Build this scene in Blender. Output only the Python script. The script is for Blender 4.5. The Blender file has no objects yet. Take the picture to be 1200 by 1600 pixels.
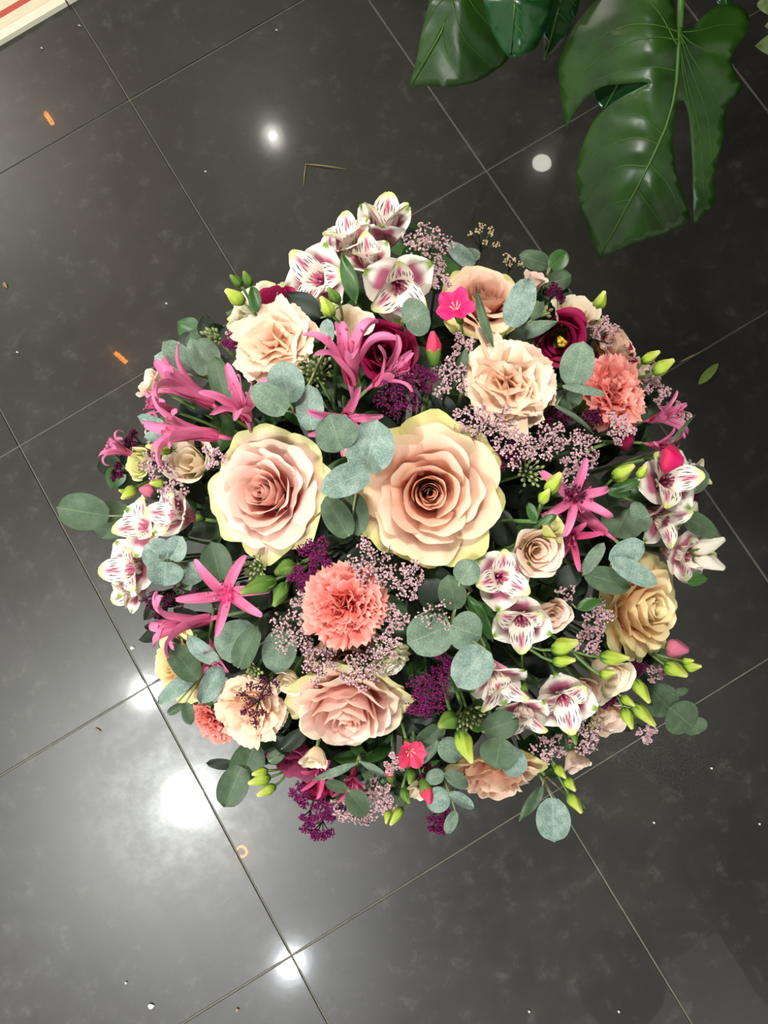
import bpy, math, random
import numpy as np
from mathutils import Vector, Matrix
from mathutils.geometry import delaunay_2d_cdt
R_ = math.radians
PI = math.pi
COL = bpy.context.scene.collection
SC = bpy.context.scene

# ---------------------------------------------------------------- camera
F = 1200.0                                   # focal length in pixels of the 1200 x 1600 frame
TILE = 0.6
def rod(r):
    r = np.array(r); t = np.linalg.norm(r); k = r/t
    K = np.array([[0,-k[2],k[1]],[k[2],0,-k[0]],[-k[1],k[0],0]])
    return np.eye(3)+math.sin(t)*K+(1-math.cos(t))*K@K
_R = rod((-0.15433289961945615, 0.008465470040315467, -0.5440190511734809))
_t = np.array((-1.845897363446065, -1.0857174446526319, 2.9505175998210675))
_C = -_R.T@_t*TILE                            # tile frame -> metres, z up
CAM = Vector((_C[0], -_C[1], -_C[2]))
_Rw = _R@np.diag([1,-1,-1])
EX, EY, EZ = Vector(_Rw[0]), Vector(_Rw[1]), Vector(_Rw[2])   # image right, image down, into the scene
cam_d = bpy.data.cameras.new('camera'); cam = bpy.data.objects.new('camera', cam_d); COL.objects.link(cam)
cam_d.sensor_fit = 'VERTICAL'; cam_d.sensor_height = 36; cam_d.sensor_width = 27
cam_d.lens = 36*F/1600; cam_d.clip_start = 0.02
cam.matrix_world = Matrix(((EX.x,-EY.x,-EZ.x,CAM.x),(EX.y,-EY.y,-EZ.y,CAM.y),(EX.z,-EY.z,-EZ.z,CAM.z),(0,0,0,1)))
SC.camera = cam

# ---------------------------------------------------------------- world, exposure
w = bpy.data.worlds.new('world'); SC.world = w; w.use_nodes = True
w.node_tree.nodes['Background'].inputs[0].default_value = (1.0, 0.95, 0.88, 1)
w.node_tree.nodes['Background'].inputs[1].default_value = 0.80
SC.view_settings.view_transform = 'Standard'; SC.view_settings.look = 'None'
SC.view_settings.exposure = 0.0; SC.view_settings.gamma = 1; SC.view_settings.use_curve_mapping = False
CEIL = 2.9
LAMP_POWER = 19.0

# ---------------------------------------------------------------- helpers
def ray(u, v): return EZ + EX*((u-600)/F) + EY*((v-800)/F)
def at(u, v, d): return CAM + ray(u, v)*d
def on_floor(u, v, z=0.0):
    r = ray(u, v); return CAM + r*((z-CAM.z)/r.z)
def mirrored(u, v, z):                        # the real point at height z that the floor mirrors at this spot
    r = ray(u, v); p = on_floor(u, v); return p + Vector((r.x, r.y, -r.z))*(z/-r.z)
def dome(u, v):
    q = ((u-620)/500)**2+((v-800)/515)**2
    return 0.545+0.25*(1-math.sqrt(max(0.03, 1-0.93*q)))
def lin(c):
    return tuple(((x/255)/12.92 if x/255 <= .04045 else ((x/255+.055)/1.055)**2.4) for x in c)+(1,)
_serial = {}
def link(name, data, parent=None):
    o = bpy.data.objects.new(name, data); COL.objects.link(o)
    if parent is not None: o.parent = parent
    return o
def tag(o, label, cat, group=None, kind=None):
    if label: o['label'] = label
    if cat: o['category'] = cat
    if group: o['group'] = group
    if kind: o['kind'] = kind
    return o
def mesh(name, verts, faces, mat, parent=None, uv=None, aux=None, smooth=True):
    me = bpy.data.meshes.new(name)
    me.from_pydata([tuple(p) for p in verts], [], faces)
    nl = len(me.loops)
    if uv is not None:
        vi = np.empty(nl, dtype=np.int32); me.loops.foreach_get('vertex_index', vi)
        l = me.uv_layers.new(name='UVMap'); l.data.foreach_set('uv', np.asarray(uv, dtype=np.float32)[vi].ravel())
        if aux is not None:
            l2 = me.uv_layers.new(name='aux'); l2.data.foreach_set('uv', np.tile(np.asarray(aux, dtype=np.float32), nl))
    if smooth: me.polygons.foreach_set('use_smooth', [True]*len(me.polygons))
    for m in (mat if isinstance(mat, (list, tuple)) else [mat]): me.materials.append(m)
    return link(name, me, parent)
_gf = {}
def grid_faces(nu, nv):
    k = (nu, nv)
    if k not in _gf:
        _gf[k] = [(j*nu+i, j*nu+i+1, (j+1)*nu+i+1, (j+1)*nu+i) for j in range(nv-1) for i in range(nu-1)]
    return _gf[k]
def UV(nu, nv):
    U, V = np.meshgrid(np.linspace(-1, 1, nu), np.linspace(0, 1, nv)); return U.ravel(), V.ravel()
def sstep(a, b, x):
    t = np.clip((x-a)/(b-a), 0, 1); return t*t*(3-2*t)
class Acc:                                     # collects tubes and blobs into one mesh
    def __init__(s): s.v = []; s.f = []; s.uv = []; s.mi = []
    def add(s, v, f, uv=None, mi=0):
        n = len(s.v); s.v += [tuple(p) for p in v]; s.f += [tuple(i+n for i in q) for q in f]
        s.uv += [tuple(x) for x in uv] if uv is not None else [(0.5, 0.5)]*len(v)
        s.mi += [mi]*len(f)
    def tube(s, pts, rad, n=6, mi=0, cap=True):
        pts = [Vector(p) for p in pts]; m = len(pts)
        rr = rad if hasattr(rad, '__len__') else [rad]*m
        v = []; uv = []
        ref = Vector((0.31, 0.52, 0.79))
        for i, p in enumerate(pts):
            d = (pts[min(i+1, m-1)]-pts[max(i-1, 0)]).normalized()
            a = d.cross(ref)
            if a.length < 1e-4: a = d.cross(Vector((1, 0, 0)))
            a.normalize(); b = d.cross(a)
            for k in range(n):
                q = 2*PI*k/n; v.append(p+(a*math.cos(q)+b*math.sin(q))*rr[i]); uv.append((k/n, i/(m-1)))
        f = [(i*n+k, i*n+(k+1) % n, (i+1)*n+(k+1) % n, (i+1)*n+k) for i in range(m-1) for k in range(n)]
        if cap: f += [tuple(range(n-1, -1, -1)), tuple((m-1)*n+k for k in range(n))]
        s.add(v, f, uv, mi)
    def lathe(s, prof, n=10, mi=0, M=None, ribs=0, amp=0, twist=0):
        m = len(prof); v = []; uv = []
        for i, (r, z) in enumerate(prof):
            for k in range(n):
                q = 2*PI*k/n+twist*i/(m-1); rr = r*(1+amp*math.cos(ribs*2*PI*k/n))
                p = Vector((rr*math.cos(q), rr*math.sin(q), z)); v.append(M@p if M else p); uv.append((k/n, i/(m-1)))
        f = [(i*n+k, i*n+(k+1) % n, (i+1)*n+(k+1) % n, (i+1)*n+k) for i in range(m-1) for k in range(n)]
        f += [tuple(range(n-1, -1, -1)), tuple((m-1)*n+k for k in range(n))]
        s.add(v, f, uv, mi)
    def box(s, x0, y0, z0, x1, y1, z1, mi=0):
        s.add([(x0,y0,z0),(x1,y0,z0),(x1,y1,z0),(x0,y1,z0),(x0,y0,z1),(x1,y0,z1),(x1,y1,z1),(x0,y1,z1)],
              [(0,3,2,1),(4,5,6,7),(0,1,5,4),(1,2,6,5),(2,3,7,6),(3,0,4,7)], None, mi)
    def build(s, name, mat, parent=None, smooth=True, kind=None):
        o = mesh(name, s.v, s.f, mat, parent, s.uv, None, smooth)
        if isinstance(mat, (list, tuple)): o.data.polygons.foreach_set('material_index', s.mi)
        if kind: o['kind'] = kind
        return o

# ---------------------------------------------------------------- materials
class NT:
    def __init__(s, name):
        s.m = bpy.data.materials.new(name); s.m.use_nodes = True; s.t = s.m.node_tree; s.t.nodes.clear()
        s.out = s.n('ShaderNodeOutputMaterial')
    def n(s, kind, **kw):
        x = s.t.nodes.new(kind)
        for k, v in kw.items(): setattr(x, k, v)
        return x
    def l(s, a, b): s.t.links.new(a, b)
    def val(s, sock, v):
        if hasattr(v, 'is_output') or isinstance(v, bpy.types.NodeSocket): s.l(v, sock)
        else: sock.default_value = v
    def math(s, op, a, b=0.0, c=None):
        x = s.n('ShaderNodeMath', operation=op); s.val(x.inputs[0], a); s.val(x.inputs[1], b)
        if c is not None: s.val(x.inputs[2], c)
        return x.outputs[0]
    def mix(s, fac, a, b, blend='MIX'):
        x = s.n('ShaderNodeMix', data_type='RGBA', blend_type=blend)
        s.val(x.inputs[0], fac); s.val(x.inputs[6], a); s.val(x.inputs[7], b); return x.outputs[2]
    def ramp(s, fac, stops, interp='EASE'):
        x = s.n('ShaderNodeValToRGB'); x.color_ramp.interpolation = interp; e = x.color_ramp.elements
        while len(e) < len(stops): e.new(0.5)
        for i, (p, c) in enumerate(stops): e[i].position = p; e[i].color = c
        s.val(x.inputs[0], fac); return x.outputs[0]
    def uv(s, layer='UVMap'):
        x = s.n('ShaderNodeUVMap', uv_map=layer); y = s.n('ShaderNodeSeparateXYZ'); s.l(x.outputs[0], y.inputs[0])
        return y.outputs[0], y.outputs[1], x.outputs[0]
    def noise(s, vec, scale, detail=3, rough=.5, sx=1, sy=1):
        if sx != 1 or sy != 1:
            mp = s.n('ShaderNodeMapping'); s.l(vec, mp.inputs[0]); mp.inputs[3].default_value = (sx, sy, 1); vec = mp.outputs[0]
        x = s.n('ShaderNodeTexNoise'); s.l(vec, x.inputs['Vector']); x.inputs['Scale'].default_value = scale
        x.inputs['Detail'].default_value = detail; x.inputs['Roughness'].default_value = rough; return x.outputs[0]
    def coord(s, k='Object'):
        return s.n('ShaderNodeTexCoord').outputs[k]
    def bump(s, h, strength=.2, dist=.001):
        b = s.n('ShaderNodeBump'); s.l(h, b.inputs['Height']); b.inputs['Strength'].default_value = strength
        b.inputs['Distance'].default_value = dist; return b.outputs[0]
    def finish(s, col, rough=.5, trans=0.0, spec=.4, normal=None, tcol=None, coat=0):
        p = s.n('ShaderNodeBsdfPrincipled'); s.val(p.inputs['Base Color'], col); s.val(p.inputs['Roughness'], rough)
        p.inputs['Specular IOR Level'].default_value = spec
        if coat: p.inputs['Coat Weight'].default_value = coat; p.inputs['Coat Roughness'].default_value = .12
        if normal: s.l(normal, p.inputs['Normal'])
        sh = p.outputs[0]
        if trans:
            t = s.n('ShaderNodeBsdfTranslucent'); s.val(t.inputs[0], tcol if tcol is not None else col)
            mx = s.n('ShaderNodeMixShader'); mx.inputs[0].default_value = trans
            s.l(sh, mx.inputs[1]); s.l(t.outputs[0], mx.inputs[2]); sh = mx.outputs[0]
        s.l(sh, s.out.inputs[0]); return s.m
def petal_mat(name, stops, outer=None, outer_from=.55, inner=None, olo=.80, trans=.3, vein=.10, rough=.55, vx=26):
    g = NT(name); ux, uy, uvv = g.uv(); tx, rx, _ = g.uv('aux')
    c = g.ramp(uy, [(p, lin(q)) for p, q in stops])
    if inner:
        c = g.mix(g.math('MULTIPLY', g.math('SUBTRACT', 1.0, sm(g, tx, .10, .30)), .8), c, lin(inner))
    if outer:
        ed = g.math('MAXIMUM', sm(g, uy, olo, 1.02), sm(g, g.math('ABSOLUTE', g.math('SUBTRACT', ux, .5)), .42, .52))
        f = g.math('MULTIPLY', sm(g, tx, outer_from, .95), ed)
        c = g.mix(f, c, lin(outer))
    nz = g.noise(uvv, 1.0, 4, .6, vx, 2.2)
    k = g.math('ADD', 1-vein/2, g.math('MULTIPLY', g.math('SUBTRACT', nz, .5), vein*2))
    k = g.math('ADD', k, g.math('MULTIPLY', g.math('SUBTRACT', rx, .5), .07))
    hs = g.n('ShaderNodeHueSaturation'); g.val(hs.inputs['Value'], k); g.val(hs.inputs['Color'], c)
    return g.finish(hs.outputs[0], rough, trans, .25, g.bump(nz, .25, .0006))
def sm(g, x, a, b):
    m = g.n('ShaderNodeMapRange', interpolation_type='SMOOTHSTEP'); g.val(m.inputs[0], x)
    m.inputs[1].default_value = a; m.inputs[2].default_value = b; return m.outputs[0]
def plain(name, c, rough=.5, trans=0, spec=.4, var=.15, scale=60, metal=0):
    g = NT(name); nz = g.noise(g.coord(), scale, 3)
    a = lin(c); b = tuple(x*(1-var*2) for x in a[:3])+(1,)
    m = g.finish(g.mix(nz, b, tuple(min(1, x*(1+var)) for x in a[:3])+(1,)), rough, trans, spec, g.bump(nz, .1, .0006))
    if metal: [setattr(n.inputs['Metallic'], 'default_value', metal) for n in g.t.nodes if n.type == 'BSDF_PRINCIPLED']
    return m
def leaf_mat(name, top, pale, rough=.55, trans=.12, mid=None, speck=.5, spec=.3):
    g = NT(name); ux, uy, uvv = g.uv(); ob = g.coord()
    n1 = g.noise(ob, 900, 2, .7); n2 = g.noise(ob, 120, 3)
    f = g.math('ADD', g.math('MULTIPLY', sm(g, n1, .42, .66), speck), g.math('MULTIPLY', sm(g, n2, .35, .7), .45))
    c = g.mix(f, lin(top), lin(pale))
    rib = g.math('SUBTRACT', 1.0, sm(g, g.math('ABSOLUTE', g.math('SUBTRACT', ux, .5)), .008, .028))
    wv = g.n('ShaderNodeTexWave', wave_type='BANDS', bands_direction='Y'); mp = g.n('ShaderNodeMapping')
    vv = g.n('ShaderNodeCombineXYZ'); g.l(ux, vv.inputs[0])
    g.l(g.math('SUBTRACT', uy, g.math('MULTIPLY', g.math('ABSOLUTE', g.math('SUBTRACT', ux, .5)), .8)), vv.inputs[1])
    g.l(vv.outputs[0], wv.inputs[0]); wv.inputs['Scale'].default_value = 2.3; wv.inputs['Distortion'].default_value = .6
    c = g.mix(g.math('MULTIPLY', sm(g, wv.outputs[1], .93, 1.0), .07), c, lin(mid or pale))
    c = g.mix(g.math('MULTIPLY', rib, .28), c, lin(mid or pale))
    return g.finish(c, rough, trans, spec, g.bump(n2, .25, .0008))

CREAM = [(0, (205, 92, 76)), (.38, (226, 138, 116)), (.64, (240, 186, 162)), (.88, (244, 206, 184)), (1, (245, 220, 196))]
PINKR = [(0, (214, 105, 100)), (.38, (232, 150, 142)), (.64, (242, 188, 176)), (.88, (245, 208, 196)), (1, (246, 224, 208))]
YELR  = [(0, (232, 158, 118)), (.4, (244, 192, 152)), (.75, (247, 216, 172)), (1, (246, 230, 182))]
M = {}
M['rose_cream'] = petal_mat('rose_cream', CREAM, (216, 214, 136), .72, olo=.74, inner=(250, 206, 184))
M['rose_pink'] = petal_mat('rose_pink', PINKR, (220, 218, 150), .72, inner=(250, 208, 196))
M['rose_yellow'] = petal_mat('rose_yellow', YELR, (224, 220, 160), .5)
M['rose_white'] = petal_mat('rose_white', [(0, (200, 205, 140)), (.5, (225, 222, 180)), (1, (236, 232, 215))], (214, 216, 150), .4)
M['rose_shaded'] = petal_mat('rose_shaded', [(0, (190, 120, 105)), (.6, (205, 150, 132)), (1, (214, 170, 150))])  # rose petals in shadow, with the shade put into their colour
M['carn_peach'] = petal_mat('carn_peach', [(0, (240, 172, 136)), (.55, (246, 202, 172)), (1, (248, 222, 198))], None, vein=.08)
M['carn_coral'] = petal_mat('carn_coral', [(0, (235, 90, 88)), (.5, (244, 122, 114)), (.85, (247, 148, 138)), (1, (250, 182, 170))], None, vein=.12)
M['lisi_cream'] = petal_mat('lisi_cream', [(0, (215, 215, 135)), (.35, (240, 226, 180)), (.75, (247, 230, 204)), (1, (249, 238, 216))], None, vein=.1)
M['lisi_blush'] = petal_mat('lisi_blush', [(0, (235, 215, 140)), (.4, (244, 212, 180)), (.8, (247, 218, 200)), (1, (249, 232, 216))], None, vein=.1)
M['lisi_green'] = petal_mat('lisi_green', [(0, (170, 190, 80)), (.5, (208, 212, 120)), (1, (230, 226, 165))], None, vein=.1)
M['magenta'] = petal_mat('magenta', [(0, (95, 8, 45)), (.5, (135, 14, 62)), (1, (165, 28, 82))], None, vein=.25, trans=.25)
M['mauve'] = petal_mat('mauve', [(0, (110, 30, 60)), (1, (140, 55, 90))], None, vein=.2, trans=.25)
M['hot_pink'] = petal_mat('hot_pink', [(0, (250, 200, 190)), (.18, (232, 60, 110)), (.6, (226, 30, 105)), (1, (236, 62, 130))], None, vein=.14, trans=.25)
M['rosy'] = petal_mat('rosy', [(0, (248, 205, 180)), (.25, (226, 60, 95)), (1, (232, 75, 115))], None, vein=.14, trans=.25)
M['nerine'] = petal_mat('nerine', [(0, (215, 92, 135)), (.4, (225, 116, 158)), (1, (230, 132, 176))], None, vein=.3, trans=.22, rough=.4, vx=14)
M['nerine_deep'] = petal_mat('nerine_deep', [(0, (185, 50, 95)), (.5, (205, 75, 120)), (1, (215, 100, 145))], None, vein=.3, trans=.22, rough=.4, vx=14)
M['white_bud'] = petal_mat('white_bud', [(0, (190, 120, 130)), (.3, (236, 226, 210)), (.8, (240, 236, 220)), (1, (190, 205, 110))], None, vein=.1)
M['pink_bud'] = petal_mat('pink_bud', [(0, (215, 120, 140)), (1, (205, 115, 145))], None, vein=.1)
def alstro_outer():
    g = NT('alstro_outer'); ux, uy, uvv = g.uv()
    d = g.math('ABSOLUTE', g.math('SUBTRACT', ux, .5)); nz = g.noise(uvv, 1, 3, .6, 22, 2)
    base = g.ramp(uy, [(0, lin((190, 95, 125))), (.25, lin((216, 150, 165))), (.45, lin((238, 228, 218))), (1, lin((240, 236, 226)))])
    blot = g.math('MULTIPLY', g.math('MULTIPLY', sm(g, uy, .25, .5), g.math('SUBTRACT', 1.0, sm(g, uy, .68, .84))),
                  g.math('SUBTRACT', 1.0, sm(g, g.math('ADD', d, g.math('MULTIPLY', g.math('SUBTRACT', nz, .5), .22)), .17, .34)))
    c = g.mix(g.math('MULTIPLY', blot, .9), base, lin((178, 66, 112)))
    tip = g.math('MULTIPLY', sm(g, uy, .84, .95), g.math('SUBTRACT', 1.0, sm(g, d, .08, .22)))
    c = g.mix(tip, c, lin((120, 155, 45)))
    return g.finish(c, .5, .25, .3, g.bump(nz, .3, .0006))
def alstro_inner():
    g = NT('alstro_inner'); ux, uy, uvv = g.uv(); d = g.math('ABSOLUTE', g.math('SUBTRACT', ux, .5))
    base = g.ramp(uy, [(0, lin((120, 60, 95))), (.24, lin((176, 110, 138))), (.42, lin((240, 226, 212))), (.8, lin((243, 236, 226))), (1, lin((200, 208, 130)))])
    pink = g.math('MULTIPLY', g.math('MULTIPLY', sm(g, uy, .55, .72), g.math('SUBTRACT', 1.0, sm(g, uy, .82, .95))), g.math('SUBTRACT', 1.0, sm(g, d, .05, .17)))
    c = g.mix(g.math('MULTIPLY', pink, .8), base, lin((205, 70, 120)))
    mp = g.n('ShaderNodeMapping'); g.l(uvv, mp.inputs[0]); mp.inputs[3].default_value = (12.5, 3.2, 1)
    vo = g.n('ShaderNodeTexVoronoi', voronoi_dimensions='2D'); g.l(mp.outputs[0], vo.inputs['Vector']); vo.inputs['Scale'].default_value = 1; vo.inputs['Randomness'].default_value = .75
    st = g.math('MULTIPLY', g.math('SUBTRACT', 1.0, sm(g, vo.outputs['Distance'], (.16), .25)), g.math('MULTIPLY', sm(g, uy, .2, .3), g.math('SUBTRACT', 1.0, sm(g, uy, .78, .9))))
    c = g.mix(st, c, lin((52, 10, 26)))
    return g.finish(c, .5, .22, .3)
M['alstro_outer'] = alstro_outer(); M['alstro_inner'] = alstro_inner()
M['euca_blue'] = leaf_mat('euca_blue', (92, 116, 106), (150, 168, 158), .6, .1, (168, 184, 160))
M['euca_grey'] = leaf_mat('euca_grey', (82, 102, 86), (124, 143, 124), .6, .12, (150, 168, 132))
M['euca_olive'] = leaf_mat('euca_olive', (62, 82, 60), (92, 110, 84), .55, .15, (124, 142, 100), .3)
M['leaf_green'] = leaf_mat('leaf_green', (42, 78, 34), (66, 104, 46), .4, .15, (104, 136, 70), .2, .4)
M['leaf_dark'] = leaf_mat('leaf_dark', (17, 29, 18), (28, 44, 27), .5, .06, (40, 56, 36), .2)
M['stem'] = plain('stem', (92, 122, 62), .5)
M['stem_pale'] = plain('stem_pale', (140, 150, 105), .5)
M['stem_dark'] = plain('stem_dark', (50, 66, 40), .55)
M['calyx'] = petal_mat('calyx', [(0, (70, 105, 40)), (1, (120, 150, 60))], None, vein=.2, trans=.1)
M['bud_green'] = petal_mat('bud_green', [(0, (112, 150, 42)), (.5, (170, 190, 70)), (1, (226, 226, 140))], None, vein=.2, trans=.15, vx=9)
M['bud_dark'] = petal_mat('bud_dark', [(0, (62, 96, 34)), (.6, (92, 125, 48)), (1, (150, 160, 80))], None, vein=.2, trans=.12, vx=9)
M['stamen'] = plain('stamen', (235, 200, 190), .5)
M['stamen_yellow'] = plain('stamen_yellow', (214, 180, 50), .6)
M['berry'] = plain('berry', (140, 146, 96), .45)
def floret_mat(name, lo, hi):
    g = NT(name); ux, uy, uvv = g.uv(); nz = g.noise(g.coord(), 300, 1)
    c = g.ramp(g.math('ADD', uy, g.math('MULTIPLY', g.math('SUBTRACT', nz, .5), .6)), [(.30, lin(lo)), (.95, lin(hi))])
    return g.finish(c, .6, .2, .2)
M['statice'] = floret_mat('statice', (92, 54, 64), (232, 196, 202))
M['statice_tan'] = floret_mat('statice_tan', (120, 100, 62), (206, 186, 150))
M['purple'] = floret_mat('purple', (66, 8, 48), (134, 32, 100))
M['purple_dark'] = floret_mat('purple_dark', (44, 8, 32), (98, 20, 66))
# ---------------------------------------------------------------- the setting
def struct(name, o): o.name = name; o['kind'] = 'structure'; return o
def tile_mat():
    g = NT('charcoal_tile'); ob = g.n('ShaderNodeNewGeometry').outputs['Position']
    n1 = g.noise(ob, 3.5, 5, .6); n2 = g.noise(ob, 22, 5, .7); n3 = g.noise(ob, 260, 2, .6)
    base = g.mix(sm(g, n1, .3, .7), lin((38, 37, 35)), lin((49, 48, 45)))
    base = g.mix(g.math('MULTIPLY', sm(g, n2, .52, .8), .5), base, lin((95, 93, 87)))          # dusty smears
    sp = g.math('MULTIPLY', sm(g, n3, .70, .76), sm(g, n2, .45, .7))
    base = g.mix(g.math('MULTIPLY', sp, .5), base, lin((150, 148, 140)))
    mp = g.n('ShaderNodeMapping'); g.l(ob, mp.inputs[0]); mp.inputs[2].default_value = (0, 0, .9); mp.inputs[3].default_value = (4, 90, 1)
    sc = g.noise(mp.outputs[0], 1.5, 2, .5)
    scr = g.math('MULTIPLY', sm(g, sc, .70, .78), sm(g, n1, .5, .75))
    base = g.mix(g.math('MULTIPLY', scr, .5), base, lin((140, 138, 130)))
    bp = g.bump(g.math('ADD', n2, g.math('MULTIPLY', n3, .15)), .035, .002)
    bs = g.bump(n2, .006, .002)
    def pr(rough, spec):
        p = g.n('ShaderNodeBsdfPrincipled'); g.val(p.inputs['Base Color'], base); g.val(p.inputs['Roughness'], rough)
        p.inputs['Specular IOR Level'].default_value = spec; g.l(bs if rough == .014 else bp, p.inputs['Normal']); return p.outputs[0]
    r2 = g.math('ADD', .26, g.math('MULTIPLY', n2, .22))
    mx = g.n('ShaderNodeMixShader'); mx.inputs[0].default_value = .34; m2 = g.n('ShaderNodeMixShader'); m2.inputs[0].default_value = .55
    g.l(pr(.014, .8), mx.inputs[1]); g.l(pr(.10, .8), mx.inputs[2])           # polish with a soft waxy sheen
    g.l(mx.outputs[0], m2.inputs[1]); g.l(pr(r2, 1.0), m2.inputs[2]); g.l(m2.outputs[0], g.out.inputs[0]); return g.m
M['tile'] = tile_mat()
M['grout'] = plain('grout', (124, 120, 108), .85, 0, .2, .2, 40)
M['ceiling'] = plain('ceiling_paint', (225, 220, 208), .9, 0, .1, .03, 3)
M['ceiling_dark'] = plain('ceiling_brown', (66, 54, 46), .8, 0, .2, .1, 6)
M['wall_dark'] = plain('wall_dark', (34, 32, 30), .8, 0, .2, .1, 4)
M['wall_pale'] = plain('wall_pale', (205, 200, 188), .85, 0, .2, .04, 4)
M['metal_black'] = plain('metal_black', (22, 22, 22), .45, 0, .5, .05)
M['marble'] = plain('cream_stone', (240, 228, 196), .5, 0, .4, .05, 30)
M['stone_edge'] = plain('stone_edge', (246, 242, 218), .45, 0, .4, .04, 30)
M['red_band'] = plain('red_band', (205, 88, 78), .6, 0, .3, .08, 60)
M['joint'] = plain('joint', (90, 82, 66), .8, 0, .2, .05)
X0, X1, Y0, Y1 = -1.5, 2.9, -3.6, 3.9
a = Acc(); a.box(X0, Y0, -.06, X1, Y1, -.0022); fl = struct('floor', a.build('floor', M['grout'], smooth=False))
tcx, tcy = -0.6, 0.0
def tile_mesh():
    s = TILE/2-.0014; b = .0012
    v = [(-s,-s,-.008),(s,-s,-.008),(s,s,-.008),(-s,s,-.008),(-s,-s,-b),(s,-s,-b),(s,s,-b),(-s,s,-b),(-s+b,-s+b,0),(s-b,-s+b,0),(s-b,s-b,0),(-s+b,s-b,0)]
    f = [(0,1,5,4),(1,2,6,5),(2,3,7,6),(3,0,4,7),(4,5,9,8),(5,6,10,9),(6,7,11,10),(7,4,8,11),(8,9,10,11)]
    return v, f
tv, tf = tile_mesh(); t0 = None; rt = random.Random(2)
for i in range(-7, 6):
    for j in range(-3, 5):
        cx, cy = (j+.5)*TILE, -(i+.5)*TILE
        if not (X0 < cx < X1 and Y0 < cy < Y1): continue
        if t0 is None: t0 = mesh('tile', tv, tf, M['tile'], fl, smooth=False); q = t0
        else: q = t0.copy(); COL.objects.link(q)
        q.location = (cx, cy, rt.uniform(-.0004, .0002))
a = Acc(); a.box(X0, Y0, CEIL, X1, Y1, CEIL+.08); struct('ceiling', a.build('ceiling', M['ceiling'], smooth=False))
a = Acc(); a.box(X1, Y0, -.06, X1+.1, Y1, CEIL+.08); struct('wall_right', a.build('wall', M['wall_dark'], smooth=False))
a = Acc(); a.box(X0, Y1, -.06, X1, Y1+.1, CEIL+.08); struct('wall_back', a.build('wall', M['wall_pale'], smooth=False))
# dark soffits over the right-hand side; the polished floor mirrors them
def soffit(name, px, z, mat):
    p = [mirrored(u, v, z) for u, v in px]; n = len(p)
    v = [(q.x, q.y, z) for q in p]+[(q.x, q.y, CEIL+.02) for q in p]
    struct(name, mesh(name, v, [tuple(range(n)), tuple(range(2*n-1, n-1, -1))]+[(k, (k+1) % n, (k+1) % n+n, k+n) for k in range(n)], M[mat], None, smooth=False))
soffit('trim_2', [(1225,1600),(1090,1385),(1080,1180),(1075,850),(1110,700),(1130,330),(1440,330),(1440,1600)], 2.6, 'wall_dark')
soffit('trim_3', [(612,1640),(615,1420),(760,1290),(880,1240),(905,1420),(870,1640)], 2.7, 'ceiling_dark')
# raised cream threshold with a red band, upper left corner
E0, E1 = on_floor(0, 72), on_floor(122, 0)
dv = (E1-E0).normalized(); nv = Vector((-dv.y, dv.x, 0))
if nv.dot(on_floor(0, 0)-E0) < 0: nv = -nv
def slab(name, s0, s1, n0, n1, z0, z1, mat, parent):
    p = [E0+dv*s0+nv*n0, E0+dv*s1+nv*n0, E0+dv*s1+nv*n1, E0+dv*s0+nv*n1]
    b = .004
    v = [(q.x, q.y, z0) for q in p]+[(q.x, q.y, z1) for q in p]
    return mesh(name, v, [(0,1,5,4),(1,2,6,5),(2,3,7,6),(3,0,4,7),(4,5,6,7),(3,2,1,0)], mat, parent, smooth=False)
tr = struct('trim_1', slab('trim_1', -1.0, 1.2, .026, 2.4, 0, .012, M['marble'], None))
JN = (E1-E0).length*.88
slab('stone_edge', -1.0, JN-.002, 0, .024, 0, .013, M['stone_edge'], tr); slab('stone_edge', JN+.002, 1.2, 0, .024, 0, .013, M['stone_edge'], tr)
slab('red_band', -1.0, 1.2, .052, .068, .011, .0126, M['red_band'], tr)
slab('joint', JN-.002, JN+.002, .0, .052, .0, .0124, M['joint'], tr)
# ---------------------------------------------------------------- lamps of the room, placed where the polished floor mirrors them; plus added fill lights
def emit(name, c, s):
    g = NT(name); e = g.n('ShaderNodeEmission'); e.inputs[0].default_value = lin(c); e.inputs[1].default_value = s
    g.l(e.outputs[0], g.out.inputs[0]); return g.m
def downlight(label, u, v, rad, power, color, spread=150, aim=None):  # serves the mirrored spotlights and the added fill disks
    p = mirrored(u, v, CEIL); o = bpy.data.objects.new('ceiling_spot_or_fill', None); COL.objects.link(o); o.location = p
    tag(o, label, 'lamp')
    a = Acc(); a.lathe([(rad*1.45, -.012), (rad*1.45, 0), (rad*1.05, 0), (rad*1.02, -.012)], 24); a.build('rim', M['metal_black'], o)
    l = bpy.data.lights.new('spot', 'AREA'); l.shape = 'DISK'; l.size = rad*2; l.energy = power; l.color = color; l.spread = R_(spread)
    q = link('lamp_light', l, o); q.location = (0, 0, -.016)
    if aim is not None:
        d = (aim-(p+Vector((0, 0, -.016)))).normalized(); q.rotation_euler = d.to_track_quat('-Z', 'Y').to_euler()
    return o
downlight('large bright round ceiling spotlight, widest glare on the floor', 300, 1245, .08, LAMP_POWER*3.0, (.97, 1, .96))
downlight('small ceiling spotlight glaring on the tile joint left of the flowers', 232, 1080, .05, LAMP_POWER*.9, (.97, 1, .95))
downlight('small ceiling spotlight glaring on the tile corner below the flowers', 455, 1503, .05, LAMP_POWER*.7, (.92, .95, 1))
downlight('small ceiling spotlight mirrored as a white dot above the flowers', 427, 215, .020, LAMP_POWER*.25, (1, .95, .85))
downlight('small added light standing in for the window mirrored between the glossy leaves', 846, 257, .06, LAMP_POWER*.035, (1, .96, .86))  # added disk that imitates a window's bright patch on the floor
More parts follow.
